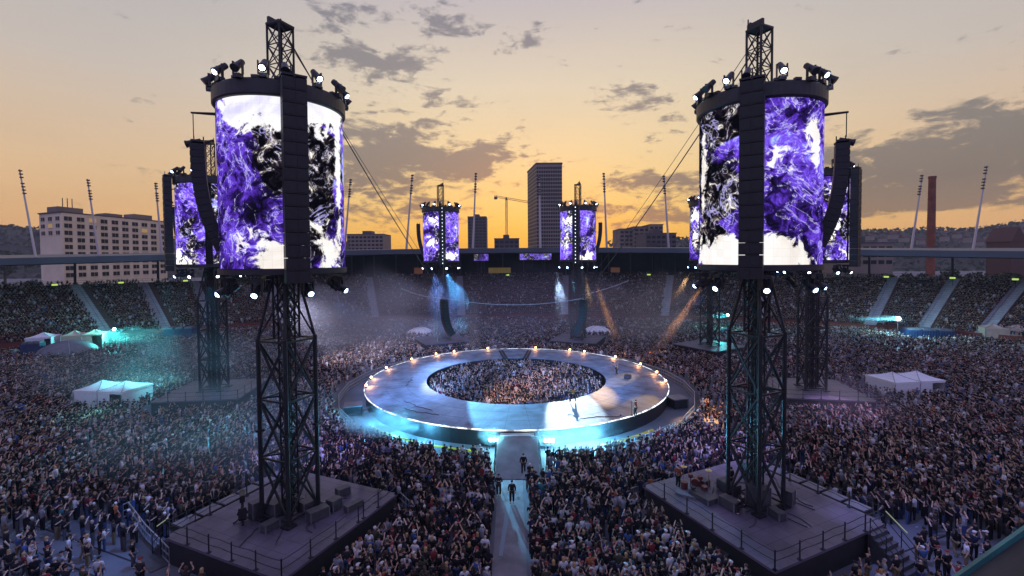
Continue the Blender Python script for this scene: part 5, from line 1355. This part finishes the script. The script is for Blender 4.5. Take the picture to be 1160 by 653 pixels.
spot(rim('backR', 190), P(722, 466, SZ), 60e3, 7, WM, .5)
spot(rim('farR', -80), P(683, 447, SZ), 120e3, 6, (1, .60, .18), .9)
spot(rim('farL', -80), P(492, 436, SZ), 80e3, 7, (.8, .85, 1.0), .9)
spot(rim('midR', 170), P(800, 468, 1), 130e3, 15, (1.0, .5, .16), .9)
spot(rim('nearL', 50), P(592, 440, SZ), 60e3, 18, (1.0, .62, .48), .8)
spot(rim('midL', -20), P(425, 400, 1), 110e3, 32, (.75, .72, .95), .9)
spot(rim('midL', -60), P(240, 490, 1), 60e3, 40, (.14, .62, .9), 1.0)
spot(rim('midL', 200), P(160, 440, 1), 40e3, 44, (.12, .7, .8), .9)
spot(rim('nearL', 190), P(90, 628, 0), 8e3, 46, (.18, .38, 1.0), .9)
spot(rim('nearR', -20), P(1040, 625, 0), 7e3, 42, (.3, .35, 1.0), .8)
spot(rim('nearL', 70), P(470, 430, SZ), 110e3, 34, (.25, .45, 1.0), .8)
spot(rim('nearR', 110), P(640, 420, SZ), 90e3, 36, (.25, .45, 1.0), .8)
spot(rim('farL', -100), P(520, 425, SZ), 70e3, 30, (.25, .45, 1.0), .8)
spot(rim('nearL', 120), P(360, 520, 0), 13e3, 58, (.36, .32, 1.0), 1.0)
spot(rim('nearR', 60), P(800, 520, 0), 13e3, 58, (.36, .32, 1.0), 1.0)
spot(rim('backR', 250), P(742, 402, 1), 130e3, 10, (1.0, .45, .14), .8)
spot(rim('farR', -60), P(704, 404, 1), 110e3, 9, (1.0, .48, .16), .8)
spot(rim('farR', -110), P(650, 372, 1), 60e3, 7, (.2, .7, .9), .6)
spot(rim('midL', -90), P(110, 520, 1), 30e3, 40, (.2, .55, .8), 1.0)
for q in FOOT: point(q, 130, (1.0, .42, .16), .15)
spot(rim('midR', -120), P(960, 480, 0), 22e3, 40, (.6, .4, .8), .9)
for px in (560, 622): p = P(px, 491, SZ-.1); point((p.x, p.y-.9, 1.5), 900, (.25, .8, 1.0), .2)
for px, py in ((420, 470), (450, 482), (480, 490), (690, 492), (655, 497), (672, 494)): p = P(px, py, 1.0); point((p.x, p.y, 1.5), 1400, (.12, .6, 1.0), .3)
for e_, dx in ((e1, 1), (e2, -1), (e3, -1)):
    o_ = e_+Vector((dx*.6, -.2, 0)); spot(o_, o_+Vector((dx*10, -.6, -.1)), 60e3, 9, (.15, .85, 1.0), .5, .1)
for k in range(7): o_ = e1+Vector((.6, -.6, .3)); spot(o_, o_+Vector((-5+2.2*k, -5, -2.6)), 9e3, 7, (.1, .9, .9), .5, .1)
point((e1.x+1, e1.y-1.5, 4.2), 5500, (.1, .85, .85), .4); point((e2.x-1, e2.y-1.5, 5.2), 6000, (.35, .85, 1), .5); point((e3.x-2, e3.y-1.2, 5.2), 2600, (.1, .85, .9), .4)
for px, py in ((105, 468), (150, 428)): p = P(px, py, 2); point((p.x, p.y, 3.5), 300, (.1, .85, .85), .3)
# ------------------------------------------------------------------ air: haze and stage smoke
def volmat(name, col, dens, noise_sc=0):
    m = bpy.data.materials.new(name); m.use_nodes = True; t = m.node_tree; t.nodes.clear()
    v = t.nodes.new('ShaderNodeVolumePrincipled'); o = t.nodes.new('ShaderNodeOutputMaterial'); t.links.new(v.outputs[0], o.inputs['Volume'])
    v.inputs['Color'].default_value = (*col, 1); v.inputs['Density'].default_value = dens; v.inputs['Anisotropy'].default_value = .2
    if noise_sc:
        tc_ = t.nodes.new('ShaderNodeTexCoord'); nz = t.nodes.new('ShaderNodeTexNoise'); nz.inputs['Scale'].default_value = noise_sc; nz.inputs['Detail'].default_value = 5; nz.inputs['Distortion'].default_value = 1.2
        ln = t.nodes.new('ShaderNodeVectorMath'); ln.operation = 'LENGTH'
        t.links.new(tc_.outputs['Object'], ln.inputs[0]); t.links.new(tc_.outputs['Object'], nz.inputs['Vector'])
        fo = t.nodes.new('ShaderNodeMapRange'); fo.interpolation_type = 'SMOOTHSTEP'; t.links.new(ln.outputs['Value'], fo.inputs['Value'])
        for k, x in (('From Min', 1.0), ('From Max', .15), ('To Min', -.45), ('To Max', .35)): fo.inputs[k].default_value = x
        ad = t.nodes.new('ShaderNodeMath'); ad.operation = 'ADD'; t.links.new(fo.outputs[0], ad.inputs[0]); am_ = t.nodes.new('ShaderNodeMath'); am_.operation = 'MULTIPLY_ADD'; am_.inputs[1].default_value = 2.1; am_.inputs[2].default_value = -.55; t.links.new(nz.outputs['Fac'], am_.inputs[0]); t.links.new(am_.outputs[0], ad.inputs[1])
        sm = t.nodes.new('ShaderNodeMapRange'); t.links.new(ad.outputs[0], sm.inputs['Value'])
        for k, x in (('From Min', .42), ('From Max', 1.0), ('To Min', 0.), ('To Max', dens*1.25)): sm.inputs[k].default_value = x
        t.links.new(sm.outputs[0], v.inputs['Density'])
    return m
def smoke(px, py, depth, rad, dens, col, label, sc=1.6):
    c = D(px, py, depth); b = MB(); b.ball((0, 0, 0), 1.0, 14); o = b.build('smoke', volmat('smoke_air', col, dens, sc), smooth=True); o.location = c; o.scale = rad
    tag(o, label, 'smoke', None, 'stuff')
smoke(420, 352, 74, (24, 13, 12), .055, (.82, .84, .95), 'broad pale smoke drifting above the far crowd past the white tower', 1.3)
smoke(432, 480, 48, (7, 4, 2.6), .34, (.7, .92, 1), 'cyan smoke lying in the pit at the ring edge')
smoke(660, 497, 44.0, (6, 2.4, 2.8), .34, (.85, .95, 1), 'white blue smoke rising below the white pool of light')
smoke(557, 492, 44.6, (2.2, 1.3, 1.6), .45, (.7, .92, 1), 'added cyan halo smoke round the floodlight before the ramp top')  # small puff added so the flood lamp gets a glare halo
smoke(250, 480, 42, (20, 14, 8.0), .022, (.6, .88, .95), 'thin teal smoke over the crowd behind the camera stage', .8)
smoke(200, 415, 66, (32, 18, 10), .026, (.6, .88, .95), 'thin teal smoke over the crowd around the white marquee', .8)
smoke(622, 493, 44.3, (2.6, 1.3, 1.6), .40, (.8, .95, 1), 'added cyan halo smoke round the floodlight past the ramp top')  # second added puff, scatters this flood lamp's light into a halo
smoke(535, 366, 86, (3.2, 3, 11), .08, (.75, .85, 1), 'pale smoke plume rising behind the ring')
smoke(995, 361, e2.y, (10, 1.6, 1.3), .10, (.7, .95, 1), 'cyan beam haze beside the long blue container', 1.0)
smoke(812, 358, e3.y, (7, 1.6, 1.2), .10, (.6, .95, 1), 'cyan beam haze before the distant peeking drum tower', 1.0)
smoke(152, 383, e1.y-3, (12, 6, 5), .06, (.5, .9, .9), 'cyan glowing smoke around the fan light')
smoke(955, 470, 52, (16, 9, 9), .02, (.8, .75, .9), 'faint mauve smoke above the crowd by the twin white tents', .9)
smoke(735, 348, 90, (22, 9, 12), .045, (.9, .8, .75), 'thin amber lit smoke before the far stand past the ring', 1.0)
smoke(560, 345, 90, (60, 10, 13), .022, (.62, .7, 1.0), 'thin blue haze hanging before the far stand', 1.0)
hz = MB(); hz.box((0, 480, 74), (2400, 1000, 150)); ho = hz.build('haze', volmat('haze_air', (.72, .78, .95), .00022)); tag(ho, 'thin bluish haze filling the evening air', 'haze', None, 'stuff')
# ------------------------------------------------------------------ render settings
SC.view_settings.view_transform = 'Standard'; SC.view_settings.look = 'None'; SC.view_settings.gamma = 1; SC.view_settings.exposure = 0
SC.view_settings.use_curve_mapping = False
c = SC.cycles
c.max_bounces = 4; c.diffuse_bounces = 2; c.glossy_bounces = 2; c.transmission_bounces = 2; c.volume_bounces = 0; c.transparent_max_bounces = 8
c.sample_clamp_indirect = 3; c.sample_clamp_direct = 0; c.use_denoising = True; c.denoising_input_passes = 'RGB_ALBEDO_NORMAL'; c.use_light_tree = True
c.volume_step_rate = 2.0; c.volume_max_steps = 96; c.caustics_reflective = False; c.caustics_refractive = False
